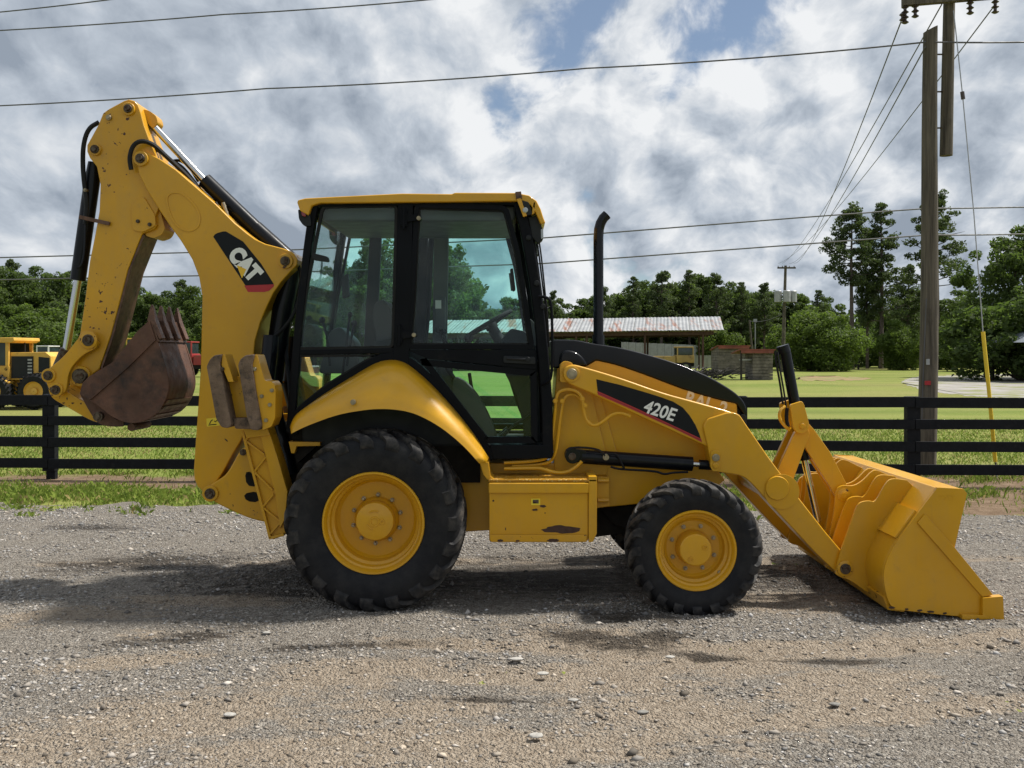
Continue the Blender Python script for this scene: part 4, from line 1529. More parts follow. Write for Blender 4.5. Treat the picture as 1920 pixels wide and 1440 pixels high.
def text(name, body, px_, py_, Y, hpx, ang_, mat, parent, bold=.02, xs_=1.0, shear=0.0, thick=.0015):
    """lettering as thin raised mesh facing the camera side; ang_ in degrees clockwise in the picture"""
    cu = bpy.data.curves.new(name, 'FONT')
    cu.body = body
    cu.offset = bold
    cu.shear = shear
    cu.extrude = .004
    cu.resolution_u = 4
    ob = bpy.data.objects.new(name, cu)
    C.objects.link(ob)
    bpy.context.view_layer.update()
    me_ = bpy.data.meshes.new_from_object(ob.evaluated_get(bpy.context.evaluated_depsgraph_get()))
    bpy.data.objects.remove(ob)
    co = np.empty(len(me_.vertices) * 3, np.float32)
    me_.vertices.foreach_get('co', co)
    co = co.reshape(-1, 3)
    mn, mx = co.min(0), co.max(0)
    k = hpx * Y / F / (mx[1] - mn[1])
    x_ = (co[:, 0] - (mn[0] + mx[0]) / 2) * k * xs_
    z_ = (co[:, 1] - (mn[1] + mx[1]) / 2) * k
    d_ = (co[:, 2] - mn[2]) / max(mx[2] - mn[2], 1e-6) * thick
    a = R(ang_)
    c_ = W(px_, py_, Y)
    out = np.stack([c_.x + x_ * math.cos(a) + z_ * math.sin(a), Y - d_, c_.z - x_ * math.sin(a) + z_ * math.cos(a)], 1)
    me_.vertices.foreach_set('co', np.ascontiguousarray(out, np.float32).ravel())
    me_.update()
    me_.materials.clear()
    me_.name = name
    return link(name, me_, M[mat], parent)


text('lettering', 'G', 11, 692, YL - .302, 5.5, 0, 'decal_black', wl, .04)


def truck(name, label, cat, px0, px1, top, Y, body, cabside=1, bed='dark', cabh=1.0):
    x0, x1 = W(px0, 0, Y).x, W(px1, 0, Y).x
    zt = CH + (HY - top) * Y / F
    L_ = x1 - x0
    s = thing(name, label, cat, ((x0 + x1) / 2, Y + .9, 0), 'machines parked far behind')
    m = surf(name + '_paint_%d' % int(px0), body, .5, var=.2, vscale=1.5, stain=(.12, .07, .04), stain_at=(.58, .72), stain_scale=1.5)
    xa, xb = (x1 - L_ * .42, x1) if cabside > 0 else (x0, x0 + L_ * .42)
    zf = .85
    zm = zf + (zt - zf) * .48
    MB().box(x0, x1, Y + .1, Y + 1.8, .55, zf).build('chassis', M[bed], s, .03)
    MB().box(xa, xb, Y, Y + 1.9, zf + .004, zm).build('cab_body', m, s, .06)
    MB().box(xa + .1, xb - .12, Y + .06, Y + 1.84, zm + .004, zt - .1).build('windows', M['far_glass'], s, .04)
    MB().box(xa + .04, xb - .06, Y + .02, Y + 1.88, zt - .096, zt).build('cab_roof', m, s, .03)
    for xx in (xa + .06, xb - .14):
        MB().box(xx, xx + .09, Y + .03, Y + .13, zm + .004, zt - .1).build('cab_post', m, s, 0)
    bx_ = (x0 + .05, xa - .06) if cabside > 0 else (xb + .06, x1 - .05)
    MB().box(bx_[0], bx_[1], Y + .05, Y + 1.85, zf + .004, zf + (zt - zf) * .42).build('bed', m, s, .03)
    for xx in (x0 + L_ * .2, x1 - L_ * .2):
        for yy in (Y + .12, Y + 1.78):
            wheel_simple(s, (xx, yy, .48), .48, .28, 'grey_metal')
    return s


truck('pickup_truck', 'white pickup far behind, above the engine cover of the old wheel loader', 'truck', 30, 92, 648, 72, (.62, .62, .60), 1)
truck('yard_machine', 'yellow machine cab far behind, between the stick and the digging bucket', 'machine', 196, 262, 634, 70, (.58, .36, .06), 1)
truck('red_truck', 'red and white truck far behind, right of the digging bucket', 'truck', 330, 402, 640, 70, (.30, .03, .03), -1)
truck('yellow_truck', 'yellow machine far behind, left of the cab rear pillar', 'machine', 478, 556, 640, 68, (.58, .36, .06), 1)
truck('old_flatbed', 'derelict yellow and brown machine far behind, left of the barn post', 'machine', 1222, 1302, 650, 84, (.36, .24, .07), 1)

tr = thing('brown_trailer', 'dark red-brown box trailer beyond the fence, beside the cab rear pillar', 'trailer', (W(528, 0, 40).x, 40.5, 0))
M['maroon'] = surf('dark_red_brown_paint', (.065, .022, .018), .6, var=.2)
x0, x1 = W(470, 0, 40).x, W(580, 0, 40).x
MB().box(x0, x1, 40, 42, .62, 1.15).build('side_panel', M['maroon'], tr, .02)
MB().box(x0 - .02, x1 + .02, 39.98, 42.02, 1.154, 1.21).build('top_rail', M['grey_metal'], tr, .01)
MB().box(x0 - .02, x1 + .02, 39.98, 42.02, .55, .616).build('bottom_rail', M['grey_metal'], tr, .01)
for xx in (x0 + .5, x1 - .5):
    wheel_simple(tr, (xx, 40.1, .36), .36, .22, 'grey_metal')
    wheel_simple(tr, (xx, 41.9, .36), .36, .22, 'grey_metal')

# ================================================================== BACKHOE LOADER
YC = 7.585                               # machine centreline depth
bh = thing('backhoe_loader', 'yellow backhoe loader with black cab, raised digging arm and front bucket', 'backhoe loader', (W(980, 0, YC).x, YC, 0))


def mir(y):
    return 2 * YC - y


def pr(name, poly, Yr, y0, y1, mat, parent=bh, bev=.006, seg=2, angle=35):
    return MB().prism(poly, Yr, y0, y1).build(name, M[mat], parent, bev, seg, angle)


def cyl(name, a, b, r_, mat, parent=bh, n=20):
    return MB().tube([Vector(a), Vector(b)], r_, n).build(name, M[mat], parent)


def pin(px_, py_, Y, rpx, parent, mat='steel', name='pin', out=.045, boss=None):
    """round pin end with a washer and hex head, axis across the machine"""
    c = W(px_, py_, Y)
    k = rpx * Y / F
    mb = MB()
    if boss:
        b_ = boss * Y / F
        mb.lathe_y(c, [(0, b_), (-out * .35, b_), (-out * .42, b_ * .94), (-out * .42, .0)], 28)
    mb2 = MB().lathe_y(c, [(0.02, k), (-out * .6, k), (-out * .68, k * .93), (-out * .68, k * .62), (-out, k * .58), (-out, 0)], 24)
    o = mb2.build(name, M[mat], parent)
    if boss:
        mb.build('boss', M['yellow_worn'], parent)
    return o


def pipe(name, pts, r_, mat, parent=bh, n=8, sub=3):
    """smooth hose through (px, py, Y) points"""
    P_ = [W(*p) for p in pts]
    for _ in range(sub):
        q = [P_[0]]
        for a, b in zip(P_, P_[1:]):
            q += [a.lerp(b, .25), a.lerp(b, .75)]
        q.append(P_[-1])
        P_ = q
    return MB().tube(P_, r_, n).build(name, M[mat], parent)


# ------------------------------------------------------------------ wheels
def make_tyre(c, Rr, rb, hw, n, lh, sweep, lw, parent, seed):
    rr = random.Random(seed)
    Rc = Rr - lh
    side = [(.86, rb - .004), (.93, rb + .03), (1.0, rb + (Rc - rb) * .42), (1.0, rb + (Rc - rb) * .62), (.95, rb + (Rc - rb) * .83), (.84, rb + (Rc - rb) * .95), (.66, Rc), (.33, Rc + .004), (0, Rc + .005)]
    side = [(y * hw, r_) for y, r_ in side]
    # smooth the half profile
    pts = chaikin(side, 2, closed=False)
    prof = [(-y, r_) for y, r_ in pts] + [(y, r_) for y, r_ in pts[::-1][1:]]
    mb = MB().lathe_y(c, prof, 80)
    n_car = len(mb.v)
    start = next(i for i, p in enumerate(pts) if p[1] > rb + (Rc - rb) * .66)
    path = pts[start:]
    for sd_ in (-1, 1):
        for k in range(n):
            th0 = 2 * math.pi * (k + (.5 if sd_ > 0 else 0)) / n + rr.uniform(-.008, .008)
            m = len(path)
            rings = []
            for i, (y, r_) in enumerate(path):
                s_ = i / (m - 1)
                j0, j1 = max(i - 1, 0), min(i + 1, m - 1)
                ty, tr_ = path[j1][0] - path[j0][0], path[j1][1] - path[j0][1]
                L_ = math.hypot(ty, tr_) or 1
                ny_, nr = -tr_ / L_, ty / L_
                if nr < 0 or (nr == 0 and ny_ < 0):
                    ny_, nr = -ny_, -nr
                if ny_ < 0:
                    ny_ = -ny_ * .0
                h = lh * (.35 + .65 * min(1, s_ / .28))
                th = th0 + sweep * max(0, (s_ - .2) / .8)
                hwid = lw / 2 / Rr * (1.12 - .35 * s_)
                yy, ro = y + ny_ * h, r_ + nr * h
                ri = r_ - .012
                q = []
                for (dth, yv, rv) in ((-hwid * 1.12, y, ri), (hwid * 1.12, y, ri), (hwid * .9, yy, ro), (-hwid * .9, yy, ro)):
                    a = th + dth
                    q.append((c[0] + rv * math.cos(a), c[1] + sd_ * yv, c[2] + rv * math.sin(a)))
                rings.append(q)
            mb.loft(rings)
    o = mb.build('tyre', M['tyre'], parent, angle=40)
    at = o.data.attributes.new('lug', 'FLOAT', 'POINT')
    vals = np.zeros(len(o.data.vertices), np.float32)
    per_lug = np.concatenate([np.array([.0, .0, 1, 1]) * min(1, max(.38, (i_ / (len(path) - 1) - .12) / .35)) for i_ in range(len(path))])
    vals[n_car:] = np.tile(per_lug, (len(vals) - n_car) // len(per_lug))
    at.data.foreach_set('value', vals)
    return o


def make_wheel(name, px_, py_, Yf, Rr, rb, hw, n, lh, sweep, lw, hub_r, bolt_r, nb, bolts_a0, seed, rear):
    c = W(px_, py_, Yf + .03)
    c = Vector((c.x, Yf + hw, c.z))
    wl_ = part_empty('wheel', bh, c)
    tag(wl_, name)
    make_tyre(c, Rr, rb, hw, n, lh, sweep, lw, wl_, seed)
    s_ = hw / .24
    rim = [(-.205 * s_, rb + .012), (-.222 * s_, rb + .004), (-.222 * s_, rb - .006), (-.205 * s_, rb - .016), (-.175 * s_, rb - .022), (-.165 * s_, rb - .034),
           (-.12 * s_, rb - .040), (-.105 * s_, rb - .058), (-.05 * s_, rb - .066), (-.03 * s_, rb - .085), (-.035 * s_, hub_r * 1.15), (-.03 * s_, hub_r * .9)]
    MB().lathe_y(c, rim, 72).build('rim', M['yellow'], wl_, angle=25)
    MB().lathe_y(c, [(.06, rb), (.2 * s_, rb + .004), (.2 * s_, rb - .03), (.0, rb - .07), (0.0, .02)], 48).build('rim_back', M['yellow'], wl_)
    if rear:
        hub = [(-.03, hub_r * 1.18), (-.055, hub_r * 1.14), (-.075, hub_r * 1.02), (-.135, hub_r * 1.0), (-.15, hub_r * .95), (-.153, hub_r * .9), (-.155, 0.0)]
    else:
        hub = [(-.02, hub_r * 1.12), (-.05, hub_r * 1.06), (-.10, hub_r * 1.0), (-.125, hub_r * .96), (-.13, hub_r * .9), (-.131, 0.0)]
    h_ = MB().lathe_y(c, hub, 48)
    yo = hub[-1][0]
    if rear:                              # raised casting marks on the hub cap
        for a0, a1, r_ in ((200, 255, .055), (70, 120, .075)):
            arc = [(c.x + r_ * math.cos(R(a)), c.y + yo - .002, c.z + r_ * math.sin(R(a))) for a in np.linspace(a0, a1, 8)]
            h_.tube(arc, .006, 6)
        h_.lathe_y(c, [(yo + .001, .036), (yo - .006, .034), (yo - .006, .026), (yo + .001, .024)], 24)
        c2 = Vector((c.x + .052, c.y, c.z))
        h_.lathe_y(c2, [(yo + .001, .020), (yo - .006, .018), (yo - .006, .010), (yo + .001, .008)], 16)
    else:
        for dx, dz in ((.062, .02), (-.035, -.062)):
            c2 = Vector((c.x + dx, c.y, c.z + dz))
            h_.lathe_y(c2, [(yo + .001, .019), (yo - .006, .017), (yo - .006, .012), (yo + .002, .010)], 16)
    h_.build('hub', M['yellow'], wl_, angle=30)
    for k in range(nb):
        a = R(bolts_a0 + 360 * k / nb)
        cb = Vector((c.x + bolt_r * math.cos(a), c.y, c.z + bolt_r * math.sin(a)))
        MB().lathe_y(cb, [(-.03 * s_, .016), (-.044 * s_, .016), (-.046 * s_, .011), (-.066 * s_, .010), (-.067 * s_, 0)], 6).build('wheel_nut', M['bolt'], wl_, angle=20)
    if not rear:
        cb = Vector((c.x + .175, c.y, c.z - .165))
        MB().lathe_y(cb, [(-.10 * s_, .020), (-.135 * s_, .018), (-.14 * s_, .008), (-.165 * s_, .008), (-.166 * s_, 0)], 12).build('valve', M['bolt'], wl_)
    return wl_, c


rw, rc = make_wheel('large rear wheel with chunky black tyre and yellow rim', 700, 981, 6.62, .628, .345, .245, 19, .028, .36, .100, .135, .172, 10, 15, 3, True)
fw, fc = make_wheel('smaller front wheel with yellow rim', 1305, 1032, 6.56, .462, .268, .165, 20, .025, .30, .070, .112, .155, 8, 25, 4, False)
rw2 = copy_tree(rw, bh, (0, 2 * (YC - rc.y), 0))
rw2['label'] = 'far-side rear wheel under the machine'
fw2 = copy_tree(fw, bh, (0, 2 * (YC - fc.y), 0))
fw2['label'] = 'far-side front wheel under the machine'
cyl('rear_axle', (rc.x, rc.y + .1, rc.z), (rc.x, mir(rc.y) - .1, rc.z), .16, 'dark')
cyl('front_axle', (fc.x, fc.y + .05, fc.z + .03), (fc.x, mir(fc.y) - .05, fc.z + .03), .10, 'dark')

# ------------------------------------------------------------------ chassis
pr('main_frame', [(840, 868), (1060, 868), (1338, 872), (1360, 900), (1320, 935), (1190, 946), (1120, 953), (1100, 985), (860, 998), (830, 960)], 7.12, 7.12, mir(7.12), 'yellow', bev=.012)
pr('transmission', [(950, 960), (1160, 945), (1190, 1000), (1100, 1012), (960, 1010)], 7.2, 7.25, mir(7.25), 'dark')
pr('front_pivot_block', [(1120, 950), (1300, 935), (1340, 945), (1330, 1000), (1190, 1000), (1150, 985)], 7.2, 7.22, mir(7.22), 'dark', bev=.02)
pr('rear_frame', [(500, 800), (690, 790), (760, 850), (760, 960), (640, 985), (520, 960), (490, 880)], 7.2, 7.2, mir(7.2), 'dark', bev=.02)
pr('wheel_well', [(545, 800), (610, 768), (690, 752), (760, 758), (830, 800), (900, 870), (900, 905), (820, 905), (760, 830), (690, 810), (600, 830), (556, 870)], 7.06, 7.06, 7.24, 'dark', bev=0)
pr('frame_bracket', [(541, 828), (600, 829), (600, 836), (556, 837), (552, 850), (546, 850)], 7.0, 7.0, 7.18, 'yellow_worn', bev=.003)
pr('toolbox_bracket', [(1119, 895), (1142, 895), (1142, 949), (1119, 953)], 7.0, 7.0, 7.12, 'yellow', bev=.004)
for py_ in (901, 938):
    cyl('bracket_bolt', W(1121, py_, 6.98), W(1141, py_, 6.98), .016, 'yellow_worn', n=10)

# step box with tread plate
sb = pr('step_box', [(917, 905), (1103, 905), (1103, 1012), (1098, 1017), (922, 1017), (917, 1014)], 6.78, 6.78, 7.10, 'yellow', bev=.008)
pr('top_roll', [(916, 905), (1104, 905), (1104, 925), (916, 925)], 6.765, 6.755, 6.777, 'yellow', sb, .009, 3)
pr('lower_flange', [(918, 1003), (1100, 1003), (1100, 1016), (920, 1016)], 6.765, 6.763, 6.777, 'yellow_worn', sb, .004)
pr('end_post', [(1103.5, 893), (1119, 893), (1119, 1000), (1112, 1016), (1103.5, 1017)], 6.77, 6.765, 7.06, 'yellow', sb, .006)
mb = MB()
a, b = W(917, 904, 6.77), W(1119, 904, 6.77)
mb.box(a.x, b.x, 6.765, 7.10, a.z + .003, a.z + .02)
mb.build('tread_plate', M['tread_plate'], sb, .004)
pr('label_plate', [(996, 935), (1013, 935), (1013, 947), (996, 947)], 6.776, 6.775, 6.7795, 'warn_yellow', sb, 0)
pr('label_print', [(999, 937), (1010, 937), (1010, 944), (999, 944)], 6.773, 6.773, 6.7745, 'steel', sb, 0)
M['scrape'] = surf('bare_rusted_scrape', (.055, .026, .016), .8, var=.4, vscale=18)
rr = random.Random(5)
for cx_, cy_, rx, ry in ((1052, 993, 36, 9), (1037, 1014, 11, 4), (938, 1014, 6, 3), (1018, 949.5, 6, 3), (1003, 956, 6, 2.5), (1022, 962, 1.6, 1), (925, 939, 2, 2), (948, 992, 1, 3)):
    pts = []
    for k in range(20):
        a = 2 * math.pi * k / 20
        q = rr.uniform(.72, 1.12)
        up = .8 if math.sin(a) > 0 else 1.0
        pts.append((cx_ + rx * q * math.cos(a), cy_ + ry * q * up * math.sin(a)))
    y_ = 6.7600 if cy_ > 1008 else 6.7775
    pr('paint_scrape', chaikin(pts, 1), y_, y_, y_ + .004, 'scrape', sb, 0)

# ------------------------------------------------------------------ fenders
top = [(546, 806), (549, 792), (556, 777), (607, 739), (676, 697), (706, 680), (728, 675), (748, 676), (770, 686), (815, 726), (867, 785), (902, 834), (917, 862)]
cre = [(546, 808), (552, 795), (566, 783), (620, 762), (680, 747), (715, 742), (735, 742), (757, 744), (782, 753), (826, 781), (868, 818), (898, 850), (914, 866)]
lowr = [(546, 813), (556, 807), (580, 796), (634, 776), (690, 767), (718, 766), (738, 767), (760, 770), (784, 777), (822, 797), (858, 825), (884, 851), (899, 869)]


def fender(side):
    rows = []
    n = len(top)
    t2, c2, l2 = (chaikin(q, 2, closed=False) for q in (top, cre, lowr))
    m = min(len(t2), len(c2), len(l2))
    specs = []
    for u in np.linspace(0, 1, 7):       # from the cab side, over the roll, to the lower lip
        specs.append(u)
    grid = []
    for u in specs:
        row = []
        for i in range(m):
            T_, K_, L_ = (W(q[i][0], q[i][1], yr) for q, yr in ((t2, 6.93), (c2, 6.69), (l2, 6.67)))
            if u <= .62:
                s_ = u / .62
                bul = math.sin(s_ * math.pi) * .030
                p = T_.lerp(K_, s_) + Vector((0, -bul, bul * .8))
            else:
                s_ = (u - .62) / .38
                p = K_.lerp(L_, s_)
            row.append(p if side > 0 else Vector((p.x, mir(p.y), p.z)))
        grid.append(row)
    # inner return of the lip
    grid.append([p + Vector((0, .03 * side, .012)) for p in grid[-1]])
    grid.append([p + Vector((0, .10 * side, .03)) for p in grid[-1]])
    mb = MB()
    mb.loft(grid, closed=False, caps=False)
    o = mb.build('fender', M['yellow'], bh, angle=50)
    md = o.modifiers.new('thickness', 'SOLIDIFY')
    md.thickness = .006
    md.offset = 0
    return o


fd = fender(1)
fender(-1)
pin(662, 754, 6.655, 5, fd, 'bolt', 'fender_bolt', .012)
pr('fender_foot', [(899, 868), (916, 866), (920, 893), (934, 904), (917, 904), (906, 890)], 6.8, 6.8, 7.05, 'yellow', bev=.008)

# ------------------------------------------------------------------ cab
CN, CF = 6.94, mir(6.94)                 # outer faces of the two cab sides
CR = CN
cabf = part_empty('cab_frame', bh, W(780, 690, YC))


def both(name, poly, d0, d1, mat, parent=cabf, bev=.005, seg=2):
    """the same piece on the near and the far side of the cab"""
    a_ = pr(name, poly, CR, CN + d0, CN + d1, mat, parent, bev, seg)
    b_ = pr(name, poly, CR, CF - d1, CF - d0, mat, parent, bev, seg)
    return a_, b_


both('rear_pillar', stroke(chaikin([(590, 376), (580, 430), (562, 580), (553, 680), (543, 812)], 1, False), 15), 0, .09, 'frame_black', bev=.012)
both('roof_rail', [(584, 374), (984, 371), (988, 384), (586, 388)], .004, .10, 'frame_black', bev=.008)
both('middle_pillar', [(746, 374), (775, 374), (771, 560), (766, 690), (736, 690), (741, 560)], -.004, .08, 'frame_black', bev=.010)
both('front_pillar', stroke(chaikin([(972, 376), (988, 440), (1008, 560), (1020, 680), (1026, 760), (1027, 858)], 1, False), 21), 0, .10, 'frame_black', bev=.016, seg=3)
both('rear_beltline', [(550, 656), (742, 652), (742, 662), (549, 666)], .006, .06, 'frame_black')
both('arch_rail', stroke(chaikin([(544, 792), (560, 770), (610, 731), (676, 690), (706, 674), (730, 668), (752, 669), (776, 682), (818, 722), (866, 778), (902, 828), (926, 860)], 1, False), 14), .002, .10, 'frame_black', bev=.005)
both('sill', [(918, 834), (1034, 834), (1036, 859), (924, 861)], -.002, .12, 'frame_black', bev=.006)
# cross members
for nm, px_, py_, s_ in (('rear_header', 590, 384, .05), ('front_header', 980, 382, .05), ('rear_cross_rail', 553, 662, .03), ('front_cross_rail', 1022, 690, .05), ('rear_sill', 545, 805, .05), ('front_sill', 1026, 850, .05)):
    c_ = W(px_, py_, CR)
    MB().box(c_.x - s_ * .6, c_.x + s_ * .6, CN + .1, CF - .1, c_.z - s_, c_.z + s_).build(nm, M['frame_black'], cabf, .008)
# head lining and floor
hl = W(590, 380, CR), W(975, 380, CR)
MB().box(hl[0].x + .03, hl[1].x - .03, CN + .09, CF - .09, hl[0].z - .12, hl[0].z + .06).build('head_lining', M['plastic_grey'], cabf, .03)
fl = W(905, 838, CR), W(1022, 838, CR)
MB().box(fl[0].x, fl[1].x, CN + .08, CF - .08, fl[0].z - .05, fl[0].z).build('cab_floor', M['floor_mat'], cabf, .01)
pr('inner_wheel_box', [(556, 800), (620, 745), (690, 702), (740, 690), (780, 706), (830, 758), (880, 818), (900, 842), (560, 842)], CR, CN + .11, CN + .42, 'plastic', cabf, .03)
pr('inner_wheel_box', [(556, 800), (620, 745), (690, 702), (740, 690), (780, 706), (830, 758), (880, 818), (900, 842), (560, 842)], CR, CF - .42, CF - .11, 'plastic', cabf, .03)
# far-side inner posts trimmed in grey
pr('inner_trim', [(790, 388), (822, 388), (818, 640), (812, 660), (786, 660)], CR, CF - .16, CF - .101, 'plastic_grey', cabf, .01)
pr('inner_box', [(793, 540), (816, 540), (815, 625), (792, 625)], CR, CF - .22, CF - .165, 'plastic_grey', cabf, .01)
pr('inner_label', [(794, 548), (807, 548), (807, 566), (794, 566)], CR, CF - .2225, CF - .221, 'decal_white', cabf, 0)
pr('inner_trim', [(650, 384), (676, 384), (664, 650), (636, 650)], CR, CF - .15, CF - .101, 'plastic', cabf, .01)

# side windows; each pane sits in a rubber seal
Wn = fillet([(603, 386), (744, 383), (737, 652), (557, 655), (572, 545)], 12, 5)


def window(name, poly, d, rub, label=None, mat='glass', parent=bh):
    outs = []
    for near in (True, False):
        y0, y1 = (CN + d, CN + d + .006) if near else (CF - d - .006, CF - d)
        o = MB().prism(poly, CR, y0, y1).build(name, M['glass' if near else 'glass_far'], parent, 0)
        inner = offset_poly(poly, rub)
        s0, s1 = (CN + d - .012, CN + d + .016) if near else (CF - d - .016, CF - d + .012)
        MB().ring(offset_poly(poly, -1.5), inner, CR, s0, s1).build('seal', M['hose'], o, 0)
        outs.append(o)
    return outs


window('rear_side_window', Wn, .022, 4)
window('lower_rear_window', fillet([(552, 667), (704, 666), (690, 674), (612, 722), (565, 760), (548, 776)], 5, 3), .026, 3)

# door: frame, two panes, handle and hinges
for near in (True, False):
    dr = part_empty('door', bh, W(880, 700, CN if near else CF))
    yy = (lambda a, b_: (CN + a, CN + b_)) if near else (lambda a, b_: (CF - b_, CF - a))
    up_ = fillet([(777, 380), (952, 385), (975, 470), (1003, 655), (760, 655), (768, 560)], 14, 5)
    y0, y1 = yy(.0, .05)
    MB().ring(up_, offset_poly(up_, 9), CR, y0, y1).build('upper_frame', M['frame_black'], dr, .004)
    y0, y1 = yy(.024, .03)
    MB().prism(offset_poly(up_, 7), CR, y0, y1).build('upper_pane', M['glass' if near else 'glass_far'], dr, 0)
    y0, y1 = yy(.018, .036)
    MB().ring(offset_poly(up_, 8.6), offset_poly(up_, 12), CR, y0, y1).build('seal', M['hose'], dr, 0)
    y0, y1 = yy(-.003, .05)
    MB().prism(fillet([(763, 656), (1004, 656), (1006, 693), (960, 688), (800, 672)], 3, 2), CR, y0, y1).build('middle_panel', M['frame_black'], dr, .005)
    y0, y1 = yy(.001, .05)
    lo_ = fillet([(786, 673), (1006, 694), (1008, 831), (908, 831), (855, 764)], 5, 3)
    MB().ring(lo_, offset_poly(lo_, 12), CR, y0, y1).build('lower_frame', M['frame_black'], dr, .004)
    y0, y1 = yy(.026, .032)
    MB().prism(offset_poly(lo_, 10), CR, y0, y1).build('lower_pane', M['glass' if near else 'glass_far'], dr, 0)
    if near:
        MB().prism(fillet([(944, 667), (1003, 669), (1004, 683), (944, 680)], 4, 3), CR, CN - .022, CN - .0035).build('handle_plate', M['plastic'], dr, .005)
        MB().tube([W(950, 672, CN - .03), W(985, 674, CN - .035)], .010, 10).build('handle', M['plastic'], dr)
        pin(989, 674, CN - .022, 5, dr, 'plastic', 'lock_barrel', .02)
        for (hx, hy) in ((757, 409), (748, 628)):
            h_ = MB()
            h_.prism([(hx - 6, hy - 15), (hx + 6, hy - 15), (hx + 7, hy + 15), (hx - 5, hy + 15)], CR, CN - .028, CN - .004)
            h_.prism(fillet([(hx + 6, hy - 8), (hx + 30, hy - 4), (hx + 33, hy), (hx + 30, hy + 4), (hx + 6, hy + 8)], 2, 2), CR, CN - .022, CN - .001)
            h_.tube([W(hx, hy - 20, CN - .03), W(hx, hy + 20, CN - .03)], .011, 10)
            h_.build('hinge', M['frame_black'], dr, .002)
            pin(hx + 28, hy, CN - .022, 4, dr, 'bolt', 'hinge_bolt', .012)
    # inside pull
    MB().tube([W(958, 512, CN + .05 if near else CF - .05), W(962, 545, CN + .05 if near else CF - .05)], .016, 8).build('inner_grip', M['plastic'], dr)

# windscreen and rear glass
def cross_pane(name, top_, bot_, mat):
    a_, b_ = W(top_[0], top_[1], CR), W(bot_[0], bot_[1], CR)
    mb = MB()
    mb.add([(a_.x, CN + .10, a_.z), (a_.x, CF - .10, a_.z), (b_.x, CF - .10, b_.z), (b_.x, CN + .10, b_.z),
            (a_.x + .006, CN + .10, a_.z), (a_.x + .006, CF - .10, a_.z), (b_.x + .006, CF - .10, b_.z), (b_.x + .006, CN + .10, b_.z)],
           [(0, 1, 2, 3), (7, 6, 5, 4), (0, 4, 5, 1), (1, 5, 6, 2), (2, 6, 7, 3), (3, 7, 4, 0)])
    return mb.build(name, M[mat], bh, 0)


cross_pane('windscreen', (986, 392), (1021, 676), 'glass')
cross_pane('lower_windscreen', (1022, 702), (1027, 838), 'glass')
cross_pane('rear_window', (586, 394), (556, 650), 'glass')
cross_pane('lower_rear_pane', (553, 672), (546, 795), 'glass')
# grab rail, mirror arm and lamp cables on the front pillar
pipe('grab_rail', [(1010, 556, CN - .03), (1026, 557, CN - .06), (1034, 566, CN - .06), (1036, 640, CN - .06), (1035, 708, CN - .06), (1026, 717, CN - .05), (1016, 722, CN)], .010, 'frame_black')
for k, dx in enumerate((0, 5, 9)):
    pipe('lamp_cable', [(1000 + dx, 440, CN + .05), (1006 + dx, 480, CN + .04), (1014 + dx * .8, 540, CN + .03), (1022 + dx * .6, 600, CN + .03), (1029, 650, CN + .05)], .006, 'hose')
for px_, py_ in ((991, 446), (1006, 531), (1018, 575)):
    pin(px_, py_, CN, 5, bh, 'plastic', 'cable_clip', .03)
pr('grab_bar', fillet([(956, 505), (962, 503), (967, 545), (961, 548)], 3, 3), CR, CN - .03, CN - .006, 'plastic', bev=.004)
pr('window_latch', fillet([(585, 474), (616, 482), (618, 492), (588, 488)], 4, 3), CR, CN - .03, CN + .018, 'plastic', bev=.006)

# ------------------------------------------------------------------ roof
roof = pr('roof', [(557, 380), (558, 375), (572, 371.5), (640, 368), (753, 362.5), (848, 363.5), (852, 361), (968, 361.5), (992, 366), (1006, 376), (1014, 392), (1019, 408), (1023, 418), (1014, 420),
                   (1004, 398), (994, 384), (980, 377), (600, 381), (584, 386), (578, 404), (562, 395)], 6.90, 6.90, mir(6.90), 'yellow', bev=.018, seg=3)
pr('lamp_bracket', [(968, 372), (976, 372), (988, 405), (981, 407)], 6.90, 6.885, 6.905, 'yellow', roof, .002)
pr('lamp_bracket', [(1000, 380), (1004, 378), (1002, 400), (997, 402)], 6.90, 6.90, 6.94, 'yellow', roof, .002)
wkl = pr('work_light', fillet([(975, 376), (991, 380), (998, 403), (985, 405)], 3, 3), 6.92, 6.89, 7.03, 'plastic', roof, .006)
pin(985, 394, 6.885, 5, wkl, 'lamp_glass', 'lens', .01)
wk2 = pr('work_light', fillet([(986, 408), (1006, 404), (1018, 430), (1019, 448), (1008, 456), (994, 440)], 4, 3), 6.96, 6.96, 7.10, 'plastic', roof, .01)
pr('lens', [(1014, 430), (1018.6, 428), (1019, 446), (1014.5, 448)], 6.95, 6.955, 7.09, 'lamp_glass', wk2, .002)
copy_tree(wk2, roof, (0, 2 * (YC - 7.03), 0))
th = pr('tail_light', fillet([(559, 392), (582, 402), (584, 424), (570, 424), (561, 412)], 4, 3), 6.93, 6.92, 7.08, 'plastic', roof, .008)
pr('red_lens', fillet([(564, 386), (573, 390), (574, 407), (566, 405)], 2, 2), 6.915, 6.905, 6.99, 'red_lens', th, .004)
copy_tree(th, roof, (0, 2 * (YC - 7.0), 0))
pr('roof_clip', [(966, 360), (977, 359), (979, 372), (968, 374)], 6.893, 6.885, 6.93, 'rust_edge', roof, .002)

